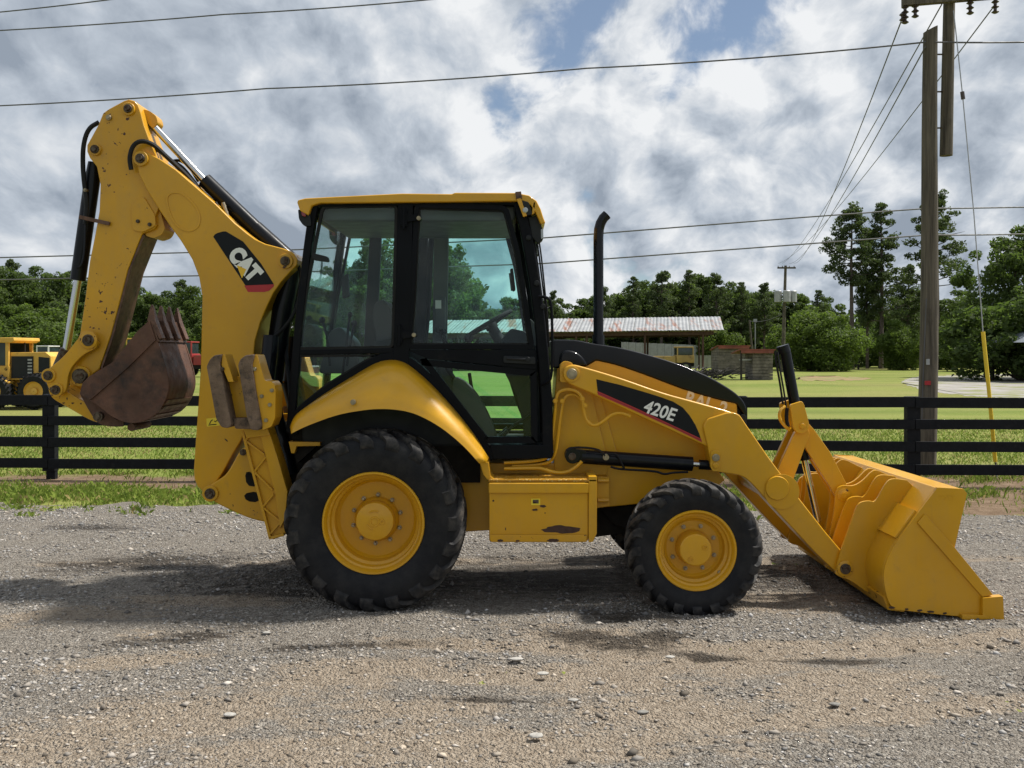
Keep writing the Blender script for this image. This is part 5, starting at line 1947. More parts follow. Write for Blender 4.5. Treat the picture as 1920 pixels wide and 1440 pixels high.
# ------------------------------------------------------------------ cab interior
seat = part_empty('seat', bh, W(700, 700, YC - .05))
SY0, SY1 = YC - .28, YC + .22
pr('backrest', fillet([(716, 690), (698, 596), (702, 568), (716, 560), (730, 574), (742, 640), (748, 690)], 8, 4), 7.3, SY0, SY1, 'seat_cloth', seat, .05, 4)
pr('cushion', fillet([(694, 686), (800, 678), (815, 692), (808, 706), (700, 712)], 8, 4), 7.3, SY0, SY1, 'seat_cloth', seat, .045, 4)
pr('armrest', fillet([(704, 640), (770, 634), (776, 644), (708, 652)], 4, 3), 7.3, SY0 - .10, SY0 - .01, 'plastic', seat, .02, 3)
pr('pedestal', [(720, 712), (790, 708), (800, 800), (710, 800)], 7.3, SY0 + .08, SY1 - .08, 'plastic', seat, .02)
# steering column, wheel, dash
sc_ = W(918, 606, YC)
col_o = MB()
ax_ = Vector((-.5, 0, .86)).normalized()
s1 = Vector((0, 1, 0))
s2 = ax_.cross(s1)
ring_p = [sc_ + (s1 * math.cos(a) + s2 * math.sin(a)) * .19 for a in np.linspace(0, 2 * math.pi, 33)]
stw = MB().tube(ring_p, .016, 8).build('steering_wheel', M['plastic'], bh)
mbh = MB()
for a in (.5, 2.6, 4.7):
    mbh.tube([sc_ - ax_ * .03, sc_ + (s1 * math.cos(a) + s2 * math.sin(a)) * .185], .012, 6)
mbh.tube([sc_ - ax_ * .05, sc_ + ax_ * .01], .05, 12)
mbh.build('spokes', M['plastic'], stw)
MB().tube([sc_ - ax_ * .03, sc_ - ax_ * .2, W(985, 700, YC), W(1000, 830, YC)], [.04, .05, .06, .07], 12).build('steering_column', M['plastic'], bh)
pr('dashboard', fillet([(938, 640), (958, 616), (985, 622), (1004, 650), (1010, 700), (1014, 838), (990, 838), (968, 740), (942, 690)], 6, 3), 7.4, YC - .30, YC + .30, 'plastic', bev=.03, seg=3)
pr('instrument_cover', fillet([(975, 630), (994, 594), (1004, 604), (1008, 650)], 5, 3), 7.3, YC - .05, YC + .34, 'plastic_grey', bev=.02, seg=3)
pr('side_console', fillet([(770, 652), (830, 640), (845, 660), (850, 700), (870, 790), (872, 838), (800, 838), (780, 720)], 8, 4), 8.1, CF - .36, CF - .14, 'plastic_grey', bev=.03, seg=3)
pr('side_console', fillet([(600, 700), (622, 620), (640, 612), (668, 640), (680, 700)], 8, 4), 7.9, CF - .40, CF - .12, 'plastic_grey', bev=.03, seg=3)
for (x0, y0_, x1, y1_, kn) in ((884, 668, 879, 634, 9), (838, 660, 822, 618, 7), (618, 660, 604, 600, 6), (650, 660, 664, 606, 6), (850, 700, 832, 622, 6), (640, 690, 656, 590, 5)):
    lv = MB().tube([W(x0, y0_ + 26, YC - .1), W((x0 + x1) / 2 + 2, (y0_ + y1_) / 2, YC - .1), W(x1, y1_, YC - .1)], .010, 8).build('control_lever', M['plastic'], bh)
    c_ = W(x1, y1_, YC - .1)
    k = kn * YC / F
    MB().lathe_y(c_, [(-k, .001), (-k * .8, k * .6), (0, k), (k * .8, k * .6), (k, .001)], 14).build('knob', M['plastic'], lv)
for dx in (0, 24):
    pd = MB().tube([W(1004 + dx * .1, 770, YC - .1 - dx * .01), W(960, 800, YC - .1 - dx * .01), W(946, 815, YC - .1 - dx * .01)], .012, 8)
    pd.prism([(936, 812), (950, 800), (954, 806), (940, 818)], YC - .1, YC - .15 - dx * .01, YC - .05 - dx * .01)
    pd.build('pedal', M['plastic'], bh, .003)
pipe('cable_loom', [(838, 690, 7.5), (858, 720, 7.45), (880, 760, 7.42), (900, 800, 7.42), (905, 830, 7.42)], .018, 'hose')
pipe('cable_loom', [(880, 700, 7.6), (886, 740, 7.55), (905, 780, 7.5), (930, 812, 7.45)], .014, 'hose')
pr('kick_panel', chaikin([(846, 700), (878, 716), (906, 752), (930, 806), (936, 840, 1), (880, 840, 1), (850, 780)], 2), 7.4, 7.36, 7.44, 'plastic_grey', bev=.02, seg=3)
pr('foot_panel', chaikin([(950, 700, 1), (1012, 700, 1), (1014, 800, 1), (988, 800), (972, 770), (958, 726)], 2), 7.5, 7.50, 8.0, 'plastic', bev=.02, seg=3)
# interior mirror and wiper arm
pr('interior_mirror', fillet([(640, 520), (652, 512), (655, 556), (642, 560)], 3, 3), 7.3, 7.3, 7.34, 'plastic', bev=.006)
pipe('wiper_arm', [(604, 486, CF - .3), (602, 520, CF - .3), (594, 542, CF - .3), (586, 546, CF - .3)], .008, 'plastic')

# ------------------------------------------------------------------ engine hood and side panel
HN = 7.16
htop = [(1036, 637), (1080, 637), (1110, 644), (1132, 647), (1170, 653), (1230, 669), (1280, 685), (1330, 706), (1367, 728), (1384, 741), (1396, 755), (1401, 770)]
hbot = [(1398, 786), (1388, 768), (1380, 757), (1340, 748), (1280, 730), (1205, 701), (1155, 684), (1118, 676), (1100, 686), (1050, 690), (1036, 690)]
hood = pr('hood', chaikin([p if i not in (0,) else (*p, 1) for i, p in enumerate(htop)] + [(*p, 1) if i in (0, 2, 7, 8, 10) else p for i, p in enumerate(hbot)], 2), HN, HN - .012, mir(HN) + .012, 'hood', bev=.085, seg=6, angle=60)
pr('side_panel', [(1048, 688), (1100, 686), (1118, 675), (1155, 683), (1205, 700), (1280, 729), (1340, 747), (1382, 756), (1384, 800), (1378, 870), (1340, 890), (1050, 890), (1040, 800)], HN, HN, mir(HN), 'yellow', bev=.010)
pr('grille', fillet([(1384, 757), (1402, 770), (1404, 860), (1380, 880)], 4, 3), HN, HN + .04, mir(HN) - .04, 'plastic', bev=.02)
pr('cowl_bulge', chaikin([(1048, 694, 1), (1048, 668), (1056, 656), (1074, 657), (1092, 668), (1102, 686, 1)], 2), HN, HN - .06, HN + .1, 'hood', bev=.02, seg=3)
# loader tower: ridge plate over the side panel
pr('tower_rib', [(1098, 690), (1112, 692), (1162, 868), (1130, 868)], HN, HN - .022, HN - .002, 'yellow', bev=.008)
pr('tower_plate', [(1044, 690), (1082, 688), (1100, 700), (1140, 868), (1136, 890), (1040, 890), (1034, 800)], HN, HN - .05, HN - .0225, 'yellow', bev=.008)
pr('tower_head', fillet([(1048, 716), (1048, 684), (1058, 676), (1072, 680), (1076, 716)], 5, 3), 7.1, 6.98, 7.14, 'yellow', bev=.008)
for tx_, s_, px_, py_, an in (('RAL', 1.0, 1312, 753, 17), ('2', 1.0, 1356, 766, 17)):
    text('hood_lettering', tx_, px_, py_, HN - .0005, 28, an, 'letter_faded', bh, .03, .82)
pr('nose_lamp', fillet([(1388, 775), (1398, 778), (1399, 800), (1388, 800)], 3, 2), HN, HN - .02, HN + .05, 'plastic', bev=.008)

# exhaust stack
ex = W(1122, 650, 7.42)
ks = 7.42 / F
pts = [ex, ex + Vector((0, 0, .84)), ex + Vector((.004, 0, .90)), ex + Vector((.016, 0, .945)), ex + Vector((.038, 0, .985)), ex + Vector((.066, 0, 1.012))]
exh = MB().tube(pts, .0385, 20, caps=False)
exh.tube(pts[::-1], .034, 20, caps=False)
exo = exh.build('exhaust_stack', M['hood'], bh)
MB().tube([ex + Vector((0, 0, -.04)), ex + Vector((0, 0, .09))], .047, 20).build('exhaust_collar', M['hood'], exo)

# ------------------------------------------------------------------ front loader arms
AN0, AN1 = 6.93, 7.05
arm_up = chaikin([(1073, 683), (1088, 686), (1160, 707), (1240, 736), (1300, 752), (1364, 770, 1), (1384, 778, 1), (1372, 850, 1), (1340, 846, 1), (1326, 838, 1), (1200, 781, 1), (1110, 738), (1068, 721), (1057, 710), (1055, 697), (1061, 687)], 2)
arm_lo = [(1317, 800), (1321, 790), (1327, 784), (1350, 777), (1362, 773), (1376, 773), (1386, 778), (1400, 799), (1440, 857), (1498, 935), (1545, 995), (1578, 1034), (1590, 1052), (1592, 1066), (1584, 1076), (1570, 1076), (1530, 1038), (1480, 985), (1440, 942),
          (1408, 906), (1395, 895), (1383, 890), (1340, 884), (1333, 879), (1331, 866), (1326, 838)]
for near in (True, False):
    arm = part_empty('loader_arm', bh, W(1325, 800, 7.0) if near else Vector((W(1325, 800, 7.0).x, mir(7.0), W(1325, 800, 7.0).z)))
    f_ = (lambda a, b_: (a, b_)) if near else (lambda a, b_: (mir(b_), mir(a)))
    y0, y1 = f_(AN0, AN1)
    MB().prism(arm_up, AN0, y0, y1).build('rear_arm', M['yellow'], arm, .014, 3)
    y0, y1 = f_(AN0 - .022, AN1 + .03)
    MB().prism(fillet(arm_lo, 4, 2), AN0, y0, y1).build('front_arm', M['yellow'], arm, .010, 3)
    if near:
        MB().prism(fillet([(1332, 846), (1340, 843), (1348, 846), (1351, 872), (1347, 883), (1336, 884), (1331, 874)], 4, 3), AN0 - .024, AN0 - .036, AN0 - .024).build('cylinder_pin_plate', M['yellow'], arm, .003)
        pin(1342, 858, AN0 - .036, 7, arm, 'bolt', 'bolt', .02)
        pin(1342, 873, AN0 - .036, 6, arm, 'yellow', 'bolt', .012)
        pin(1072, 701, AN0 - .002, 10, arm, 'bolt', 'pivot_pin', .03, 15)
        c_ = W(1457, 915, AN0 - .024)
        MB().lathe_y(c_, [(.01, .086), (-.010, .086), (-.016, .082), (-.016, 0)], 40).build('pin_cap', M['yellow'], arm)
        MB().prism(circ(1466, 922, 33, 32), AN0 - .024, AN0 - .029, AN0 - .0225).build('reinforcing_disc', M['yellow'], arm, .002)
        # dark decal with red pinstripe and model lettering
        dec = [(1118, 711), (1160, 721), (1215, 737), (1240, 745), (1262, 753), (1280, 764), (1293, 779), (1304, 797), (1311, 813), (1316, 829), (1260, 800), (1190, 768), (1121, 739)]
        MB().prism(dec, AN0, AN0 - .0022, AN0 - .0006).build('decal', M['decal_black'], arm, 0)
        MB().prism([(1120, 733), (1190, 764), (1260, 797), (1314.5, 822.5), (1316, 829), (1260, 801.5), (1190, 770), (1121, 740)], AN0, AN0 - .0036, AN0 - .0023).build('stripe', M['decal_red'], arm, 0)
        MB().prism([(1120, 735.4), (1190, 766.4), (1260, 799), (1315, 825), (1315.4, 826.5), (1260, 800), (1190, 767.6), (1120, 736.6)], AN0, AN0 - .0050, AN0 - .0037).build('stripe', M['decal_maroon'], arm, 0)
        text('model_lettering', '420E', 1238, 770, AN0 - .0024, 25, 17.5, 'decal_white', arm, .022, .90, .12)
# lift cylinder
lc = part_empty('lift_cylinder', bh, W(1180, 862, 7.02))
YL_ = 6.99
MB().tube([W(1090, 856, YL_), W(1298, 870, YL_)], .052, 22).build('barrel', M['black_paint'], lc)
MB().tube([W(1296, 870, YL_), W(1316, 871, YL_)], .021, 16).build('rod', M['chrome'], lc)
MB().tube([W(1311, 871, YL_), W(1350, 873, YL_)], .036, 14).build('rod_end', M['black_paint'], lc)
MB().lathe_y(W(1074, 855, YL_ - .06), [(0, .055), (-.002, .052), (.12, .055), (.0, .0)], 24, True).build('eye', M['black_paint'], lc)
MB().prism(fillet([(1066, 840), (1100, 845), (1100, 867), (1066, 868)], 6, 3), YL_ - .045, YL_ - .045, YL_ + .045).build('eye_block', M['black_paint'], lc, .01)
pin(1073, 856, YL_ - .06, 7, lc, 'steel', 'pin', .015)
pin(1136, 857, YL_ - .052, 6, lc, 'bolt', 'port', .02)
for pts in ([(1062, 845, 6.95), (1075, 838, 6.93), (1118, 841, 6.93), (1132, 850, 6.93), (1135, 857, 6.93)], [(1140, 852, 6.92), (1155, 850, 6.92), (1163, 863, 6.92), (1170, 878, 6.93)],
            [(1145, 875, 6.94), (1160, 880, 6.94), (1230, 883, 6.94), (1245, 890, 6.94), (1262, 886, 6.94), (1290, 885, 6.94)]):
    pipe('steel_line', pts, .008, 'black_paint', lc)
copy_tree(lc, bh, (0, 2 * (YC - 7.02), 0))
# painted hydraulic lines on the tower
for pts, r_ in (([(945, 868, 6.98), (1018, 864, 6.98), (1030, 852, 6.98), (1035, 820, 6.98), (1041, 770, 6.98), (1043, 742, 6.98), (1050, 733, 6.98), (1066, 729, 6.97), (1084, 734, 6.96), (1093, 748, 6.96), (1095, 775, 6.97), (1102, 792, 6.97), (1114, 799, 6.96), (1128, 793, 6.96), (1148, 776, 6.96), (1166, 774, 6.95), (1182, 781, 6.95)], .0125),
                ([(960, 874, 7.0), (1024, 871, 7.0), (1040, 858, 7.0), (1046, 815, 7.0), (1053, 768, 7.0), (1056, 748, 7.0), (1068, 738, 7.0), (1086, 742, 7.0), (1092, 760, 7.0)], .0115),
                ([(945, 879, 6.96), (1000, 878, 6.96), (1015, 878, 6.95), (1036, 886, 6.94), (1060, 887, 6.94), (1078, 878, 6.93), (1091, 865, 6.93)], .0125)):
    pipe('hydraulic_line', pts, r_, 'yellow')
for px_, py_ in ((1041, 752), (1054, 752), (1097, 760), (1092, 748), (1178, 779)):
    pin(px_, py_, 6.965, 4.5, bh, 'yellow', 'line_nut', .02)

# ------------------------------------------------------------------ tilt linkage
tl = part_empty('tilt_cylinder', bh, W(1488, 750, 7.3))
MB().tube([W(1469, 652, 7.3), W(1473, 664, 7.3), W(1509, 862, 7.3)], [.043, .041, .041], 22).build('barrel', M['black_paint'], tl)
MB().tube([W(1467, 648, 7.3), W(1471, 661, 7.3)], .047, 22).build('gland', M['black_paint'], tl)
MB().tube([W(1507, 856, 7.3), W(1534, 978, 7.3)], .025, 16).build('rod', M['chrome'], tl)
pipe('steel_line', [(1454, 658, 7.24), (1455, 680, 7.24), (1462, 715, 7.24), (1468, 758, 7.24)], .008, 'hose', tl)
pipe('steel_line', [(1458, 660, 7.24), (1462, 690, 7.22), (1471, 740, 7.22), (1474, 765, 7.22)], .007, 'hose', tl)
pipe('hose', [(1472, 762, 7.15), (1462, 770, 7.13), (1461, 785, 7.13), (1470, 798, 7.13), (1480, 806, 7.15)], .012, 'yellow_worn', tl)
pipe('hose', [(1476, 765, 7.17), (1474, 785, 7.17), (1478, 800, 7.17)], .014, 'hose', tl)
pr('clevis', fillet([(1481, 759), (1504, 752), (1508, 758), (1516, 788), (1518, 800), (1512, 811), (1502, 814), (1492, 810), (1487, 800)], 5, 3), 7.12, 7.12, 7.155, 'yellow', bev=.006)
pr('clevis', fillet([(1481, 759), (1504, 752), (1508, 758), (1516, 788), (1518, 800), (1512, 811), (1502, 814), (1492, 810), (1487, 800)], 5, 3), 7.12, 7.39, 7.425, 'yellow', bev=.006)
pin(1504, 799, 7.12, 5.5, bh, 'yellow', 'link_pin', .018)
lev = fillet([(1492, 808), (1512, 800), (1519, 812), (1484, 910), (1462, 905), (1452, 894)], 5, 3)
pr('tilt_lever', lev, 7.165, 7.165, 7.215, 'yellow', bev=.006)
pr('tilt_lever', lev, 7.165, 7.34, 7.38, 'yellow', bev=.006)
lnk = fillet([(1497, 790), (1512, 786), (1530, 805), (1562, 850), (1592, 908), (1598, 928), (1586, 940), (1572, 936), (1563, 918), (1508, 832), (1496, 812)], 5, 3)
pr('bucket_link', lnk, 7.16, 7.216, 7.262, 'yellow', bev=.006)
pr('bucket_link', lnk, 7.16, 7.33, 7.338, 'yellow', bev=.002)
cyl('cross_tube', W(1466, 930, 7.05), Vector((W(1466, 930, 7.05).x, mir(7.05), W(1466, 930, 7.05).z)), .075, 'yellow')

# ------------------------------------------------------------------ front bucket
bk = part_empty('loader_bucket', bh, W(1720, 1160, YC))
B0, B1 = 6.53, 8.63
outer = chaikin([(1757, 915, 1), (1706, 982), (1682, 1014), (1663, 1048), (1656, 1076), (1659, 1104), (1668, 1134), (1679, 1143, 1), (1760, 1151, 1), (1842, 1159, 1)], 2, closed=False)
inner = [(x + 5 + (2 if y > 1100 else 0), y - (5 if y > 1120 else 0)) for x, y in outer]
MB().prism(outer + inner[::-1], B0, B0 + .024, B1 - .024).build('shell', M['yellow'], bk, .003, 1, 40)
MB().prism([(1722, 960), (1684, 1011), (1680.5, 1009), (1718.5, 957)], B0, B0 + .026, B1 - .026).build('back_strip', M['yellow'], bk, .002)
MB().prism(fillet([(1755, 916), (1806, 917), (1813, 923), (1811, 931), (1762, 929)], 3, 2), B0, B0 + .024, B1 - .024).build('top_rail', M['yellow'], bk, .006)
side = [(1756, 914), (1806, 916.5), (1813.5, 925), (1790, 1028), (1808, 1052), (1859, 1116), (1842, 1122), (1842, 1160), (1760, 1152)] + [p for p in outer[::-1] if p[1] <= 1144]
side = [p for i, p in enumerate(side) if i == 0 or (abs(p[0] - side[i - 1][0]) + abs(p[1] - side[i - 1][1])) > .6]
MB().prism(side, B0, B0, B0 + .022).build('side_plate', M['yellow'], bk, .004)
MB().prism(side, B0, B1 - .022, B1).build('side_plate', M['yellow'], bk, .004)
MB().prism([(1719, 980), (1733, 963), (1790, 1028), (1860, 1114), (1840, 1118)], B0, B0 - .016, B0 - .0015).build('side_cutter', M['yellow'], bk, .003)
MB().prism([(1719, 980), (1733, 963), (1790, 1028), (1860, 1114), (1840, 1118)], B0, B1 + .0015, B1 + .016).build('side_cutter', M['yellow'], bk, .003)
for y0, y1 in ((B0 - .03, B0 + .03), (B1 - .03, B1 + .03)):
    MB().prism([(1838.5, 1119), (1877, 1116), (1879, 1162), (1838.5, 1158)], B0, y0, y1).build('corner_block', M['yellow'], bk, .004)
MB().prism([(1800, 1150), (1836, 1151), (1880, 1162), (1880, 1167), (1834, 1163), (1800, 1159)], B0, B0 - .032, B1 + .032).build('cutting_edge', M['yellow_worn'], bk, .003)
MB().prism([(1664, 1120), (1672, 1138), (1700, 1146), (1699, 1150), (1668, 1146), (1659, 1122)], B0, B0 + .03, B1 - .03).build('heel_plate', M['yellow_worn'], bk, .003)
for k, (px_, r_) in enumerate(((1672, 6), (1700, 4), (1724, 5), (1745, 8), (1772, 4), (1806, 6), (1826, 4))):
    rr = random.Random(k)
    py_ = 1141 + (px_ - 1679) * .105
    pts = [(px_ + r_ * rr.uniform(.7, 1.2) * math.cos(a), py_ - 1 + 2.6 * rr.uniform(.6, 1.2) * math.sin(a)) for a in np.linspace(0, 6.28, 9)[:-1]]
    MB().prism(pts, B0, B0 - .0018, B0 - .0004).build('paint_scrape', M['scrape'], bk, 0)
text('side_lettering', 'CAT', 1776, 933, B0 - .0002, 9, 1.5, 'yellow', bk, .02, 1.3)
ear_h = chaikin([(1566, 1076, 1), (1569, 1052), (1604, 952), (1612, 941), (1630, 938), (1641, 942), (1660, 905), (1672, 896), (1700, 900, 1), (1712, 912, 1), (1655, 1000, 1), (1633, 1050, 1), (1642, 1114, 1), (1622, 1108, 1), (1592, 1086), (1575, 1082)], 2)
ear_l = chaikin([(1556, 1004, 1), (1566, 950), (1567, 918), (1580, 909), (1600, 912), (1618, 902), (1638, 880), (1652, 884, 1), (1684, 900, 1), (1625, 985, 1), (1602, 1016, 1), (1600, 1056, 1), (1572, 1036, 1)], 2)
for Yr, poly, ys_ in ((6.88, ear_h, (6.872, 7.092)), (7.16, ear_l, (7.165, 7.275))):
    for y_ in ys_:
        MB().prism(poly, Yr, y_, y_ + .022).build('ear', M['yellow'], bk, .004)
        MB().prism(poly, Yr, mir(y_ + .022), mir(y_)).build('ear', M['yellow'], bk, .004)
pin(1584, 1066, 6.872, 10, bk, 'steel', 'hinge_pin', .03, 15)
pin(1582, 928, 7.165, 8, bk, 'yellow', 'link_pin', .018, 12)

# ------------------------------------------------------------------ digging arm: boom
BN, BF = 7.40, 7.78
boom_o = [(254, 300), (258, 289), (268, 283), (279, 287), (300, 298), (330, 318), (404, 382), (440, 418), (463, 437), (478, 448), (497, 457), (532, 466), (549, 473), (558, 486), (557, 497), (547, 507), (528, 528), (513, 549), (500, 576), (488, 605), (478, 640),
          (474, 690), (470, 760), (462, 800), (452, 826), (436, 852), (418, 885), (405, 905), (398, 925), (386, 928), (370, 912), (364, 898), (363, 880), (367, 820), (372, 752), (376, 690), (378, 600), (379, 556), (373, 520), (360, 486), (338, 450), (318, 423), (300, 396), (276, 358), (261, 328)]
boom = part_empty('boom', bh, W(470, 600, YC))
MB().prism(boom_o, BN, BN, BF).build('boom_box', M['yellow'], boom, .010, 3)
MB().ring(chaikin([(309, 372), (318, 360), (338, 358), (360, 375), (377, 400), (376, 424), (360, 436), (338, 432), (320, 412)], 3), offset_poly(chaikin([(309, 372), (318, 360), (338, 358), (360, 375), (377, 400), (376, 424), (360, 436), (338, 432), (320, 412)], 3), 3.5), BN, BN - .006, BN + .002).build('pressed_ring', M['yellow'], boom, .002)
pin(265, 298, BN - .001, 9, boom, 'steel', 'pivot_pin', .05, 14)
pin(536, 490, BN - .001, 9, boom, 'steel', 'pivot_pin', .05, 14)
decb = chaikin([(400, 444, 1), (404, 438), (418, 434, 1), (424, 434, 1), (456, 453, 1), (490, 495, 1), (513, 532, 1), (511, 538, 1), (462, 538, 1)], 1)
MB().prism(decb, BN, BN - .0022, BN - .0006).build('decal', M['decal_black'], boom, 0)
MB().prism([(458, 535.5), (514, 533), (513, 537.5), (505, 545), (496, 547.5), (465, 547.5)], BN, BN - .0023, BN - .0006).build('decal_stripe', M['decal_red'], boom, 0)
text('maker_lettering', 'CAT', 460, 495, BN - .0024, 34, 48, 'decal_white', boom, .075, .84)
MB().prism([(444, 497), (462, 505), (454, 522)], BN, BN - .0048, BN - .0042).build('lettering_triangle', M['decal_yellow'], boom, 0)
MB().prism(fillet([(387, 785), (412, 782), (412, 798), (388, 800)], 1, 2), BN, BN - .0018, BN - .0005).build('warning_label', M['warn_yellow'], boom, 0)
for k, pts in enumerate(([(393, 795), (396, 789), (399, 787)], [(402, 789), (404, 791), (407, 788)], [(391, 797), (399, 796), (406, 796)])):
    MB().prism(stroke(pts, 1.6), BN, BN - .0030, BN - .0019).build('label_print', M['decal_black'], boom, 0)
for (px_, py_, r_) in ((424, 825, 4),):
    MB().prism(chaikin([(px_ - r_, py_ - 3), (px_, py_ - 2), (px_ + r_, py_ + 3), (px_ + 1, py_ + 3)], 1), BN, BN - .0012, BN - .0004).build('paint_scrape', M['scrape'], boom, 0)

# stick
SN, SF = 7.45, 7.73
st_o = [(241, 186), (252, 189), (259, 197), (264, 212), (270, 235), (280, 262), (292, 290), (300, 330), (304, 360), (298, 390), (292, 404), (291, 415), (294, 422), (290, 429), (278, 434), (267, 438), (258, 460), (240, 505), (222, 575), (208, 628), (186, 692), (176, 700),
        (165, 712), (152, 716), (141, 708), (141, 690), (146, 650), (151, 618), (160, 556), (168, 490), (178, 440), (186, 396), (188, 346), (181, 312), (168, 296), (163, 284), (163, 272), (172, 256), (184, 234), (193, 212), (204, 204), (232, 189)]
stick = part_empty('stick', bh, W(220, 450, YC))
MB().prism(st_o, SN, SN, SF).build('stick_box', M['yellow_worn'], stick, .009, 3)
sp_ = fillet([(247, 385), (270, 368), (292, 404), (293, 424), (268, 436), (250, 432)], 6, 3)
MB().prism(sp_, SN, SN - .014, SN).build('side_plate', M['yellow_worn'], stick, .003)
MB().prism(fillet([(276, 360), (298, 395), (307, 428), (300, 440), (284, 446), (268, 440), (276, 420)], 5, 3), SN, SN + .03, SF - .03).build('stop_block', M['yellow_worn'], stick, .008)
for px_, py_ in ((281, 421), (259, 415)):
    pin(px_, py_, SN - .014, 3.5, stick, 'steel', 'bolt', .02)
# rubbed underside
M['rub'] = M['rust_edge']
und = [(267, 440), (258, 462), (240, 507), (222, 577), (208, 630), (188, 690), (191, 692), (212, 632), (226, 578), (244, 508), (262, 463), (271, 441)]
MB().prism(und, SN, SN + .004, SF - .004).build('wear_strip', M['rub'], stick, .002)
pin(242, 205, SN - .001, 8, stick, 'steel', 'pin', .05, 12)
pin(180, 281, SN - .001, 8, stick, 'steel', 'pin', .05, 11)
pin(205, 221, SN - .001, 5, stick, 'bolt', 'bolt', .03)
pin(167, 638, SN - .001, 12, stick, 'steel', 'pin', .06, 18)
pin(153, 705, SN - .001, 14, stick, 'steel', 'pin', .07, 19)
MB().prism(fillet([(258, 198), (272, 202), (284, 212), (287, 224), (278, 236), (268, 226)], 4, 3), SN, SN + .10, SF - .05).build('cylinder_lug', M['yellow_worn'], stick, .01)

# arm cylinders
c1 = part_empty('stick_cylinder', bh, W(400, 340, YC))
MB().tube([W(270, 218, 7.585), W(390, 346, 7.585)], .030, 18).build('rod', M['chrome'], c1)
MB().tube([W(384, 338, 7.585), W(478, 428, 7.585), W(478.5, 428.5, 7.585), W(545, 488, 7.585)], [.060, .062, .066, .066], 24).build('barrel', M['black_paint'], c1)
c2 = part_empty('bucket_cylinder', bh, W(155, 450, YC))
MB().tube([W(178, 305, 7.585), W(172, 345, 7.585), W(146, 526, 7.585)], [.050, .060, .058], 22).build('barrel', M['black_paint'], c2)
MB().tube([W(147, 522, 7.585), W(124, 660, 7.585)], .030, 18).build('rod', M['chrome'], c2)
MB().tube([W(124, 655, 7.585), W(100, 712, 7.585)], .045, 12).build('rod_eye', M['steel'], c2)
pipe('steel_line', [(160, 420, 7.50), (159, 470, 7.50), (153, 500, 7.49), (145, 502, 7.49)], .010, 'black_paint', c2)
pr('clamp', stroke([(150, 407), (176, 413), (207, 420)], 7), 7.44, 7.42, 7.44, 'rust_edge', c2, .002)
c3 = part_empty('boom_cylinder', bh, W(520, 650, YC))
MB().tube([W(548, 500, 7.585), W(530, 580, 7.585), W(503, 770, 7.585)], [.07, .08, .08], 22).build('barrel', M['black_paint'], c3)
MB().tube([W(505, 765, 7.585), W(470, 905, 7.585)], .040, 16).build('rod', M['chrome'], c3)
pr('boom_cylinder_bracket', fillet([(528, 470), (552, 475), (566, 484), (566, 498), (552, 515), (540, 512)], 5, 3), 7.585, 7.48, 7.70, 'yellow_worn', bev=.01)

# hoses along the arm
for pts, r_ in (([(186, 229, 7.52), (166, 240, 7.50), (156, 270, 7.50), (155, 310, 7.50), (158, 345, 7.50), (163, 380, 7.50), (160, 420, 7.50)], .018),
                ([(246, 318, 7.39), (242, 295, 7.385), (250, 270, 7.385), (268, 263, 7.39), (290, 272, 7.42), (308, 290, 7.45), (330, 310, 7.50), (352, 330, 7.52), (380, 365, 7.52)], .018),
                ([(258, 320, 7.50), (252, 290, 7.50), (268, 268, 7.50), (300, 282, 7.50), (340, 318, 7.55), (390, 372, 7.55), (430, 412, 7.55), (462, 440, 7.55)], .016),
                ([(330, 305, 7.56), (345, 315, 7.56), (372, 350, 7.56), (398, 384, 7.56), (440, 424, 7.56)], .012),
                ([(322, 302, 7.60), (338, 300, 7.62), (355, 312, 7.62), (372, 340, 7.62)], .012),
                ([(404, 380, 7.45), (410, 392, 7.44), (424, 410, 7.44), (436, 414, 7.46), (462, 440, 7.52)], .013),
                ([(556, 486, 7.5), (566, 520, 7.48), (562, 560, 7.46), (546, 600, 7.45), (520, 628, 7.45), (500, 640, 7.48)], .014),
                ([(560, 500, 7.66), (555, 560, 7.62), (535, 640, 7.6), (540, 700, 7.5), (548, 780, 7.4)], .016)):
    pipe('hydraulic_hose', pts, r_, 'hose')
for px_, py_ in ((348, 338), (354, 346), (362, 352), (371, 362), (420, 386), (424, 398), (161, 357)):
    pin(px_, py_, 7.50, 3.4, bh, 'bolt', 'hose_fitting', .03)
MB().tube([W(418, 380, 7.47), W(428, 410, 7.47)], .014, 8).build('hose_fitting', M['bolt'], bh)

# bucket links
lk = chaikin([(158, 622, 1), (170, 626), (184, 640), (180, 654), (160, 662), (140, 680), (128, 700), (126, 722), (122, 736), (106, 744), (94, 736), (84, 712), (82, 700), (92, 690), (120, 668), (146, 634)], 2)
for y0, y1 in ((SN - .07, SN - .02), (SF + .02, SF + .07)):
    pr('dipper_link', lk, SN - .07, y0, y1, 'yellow_worn', bev=.008)
pr('bucket_push_link', chaikin([(96, 728), (112, 722), (140, 740), (200, 774), (196, 792), (176, 790), (128, 762), (98, 745)], 2), 7.5, 7.46, 7.72, 'yellow_worn', bev=.012)
for px_, py_ in ((92, 704), (106, 731)):
    pin(px_, py_, SN - .07, 9, bh, 'steel', 'link_pin', .035, 13)
pin(167, 638, SN - .07, 11, bh, 'steel', 'link_pin', .035, 16)

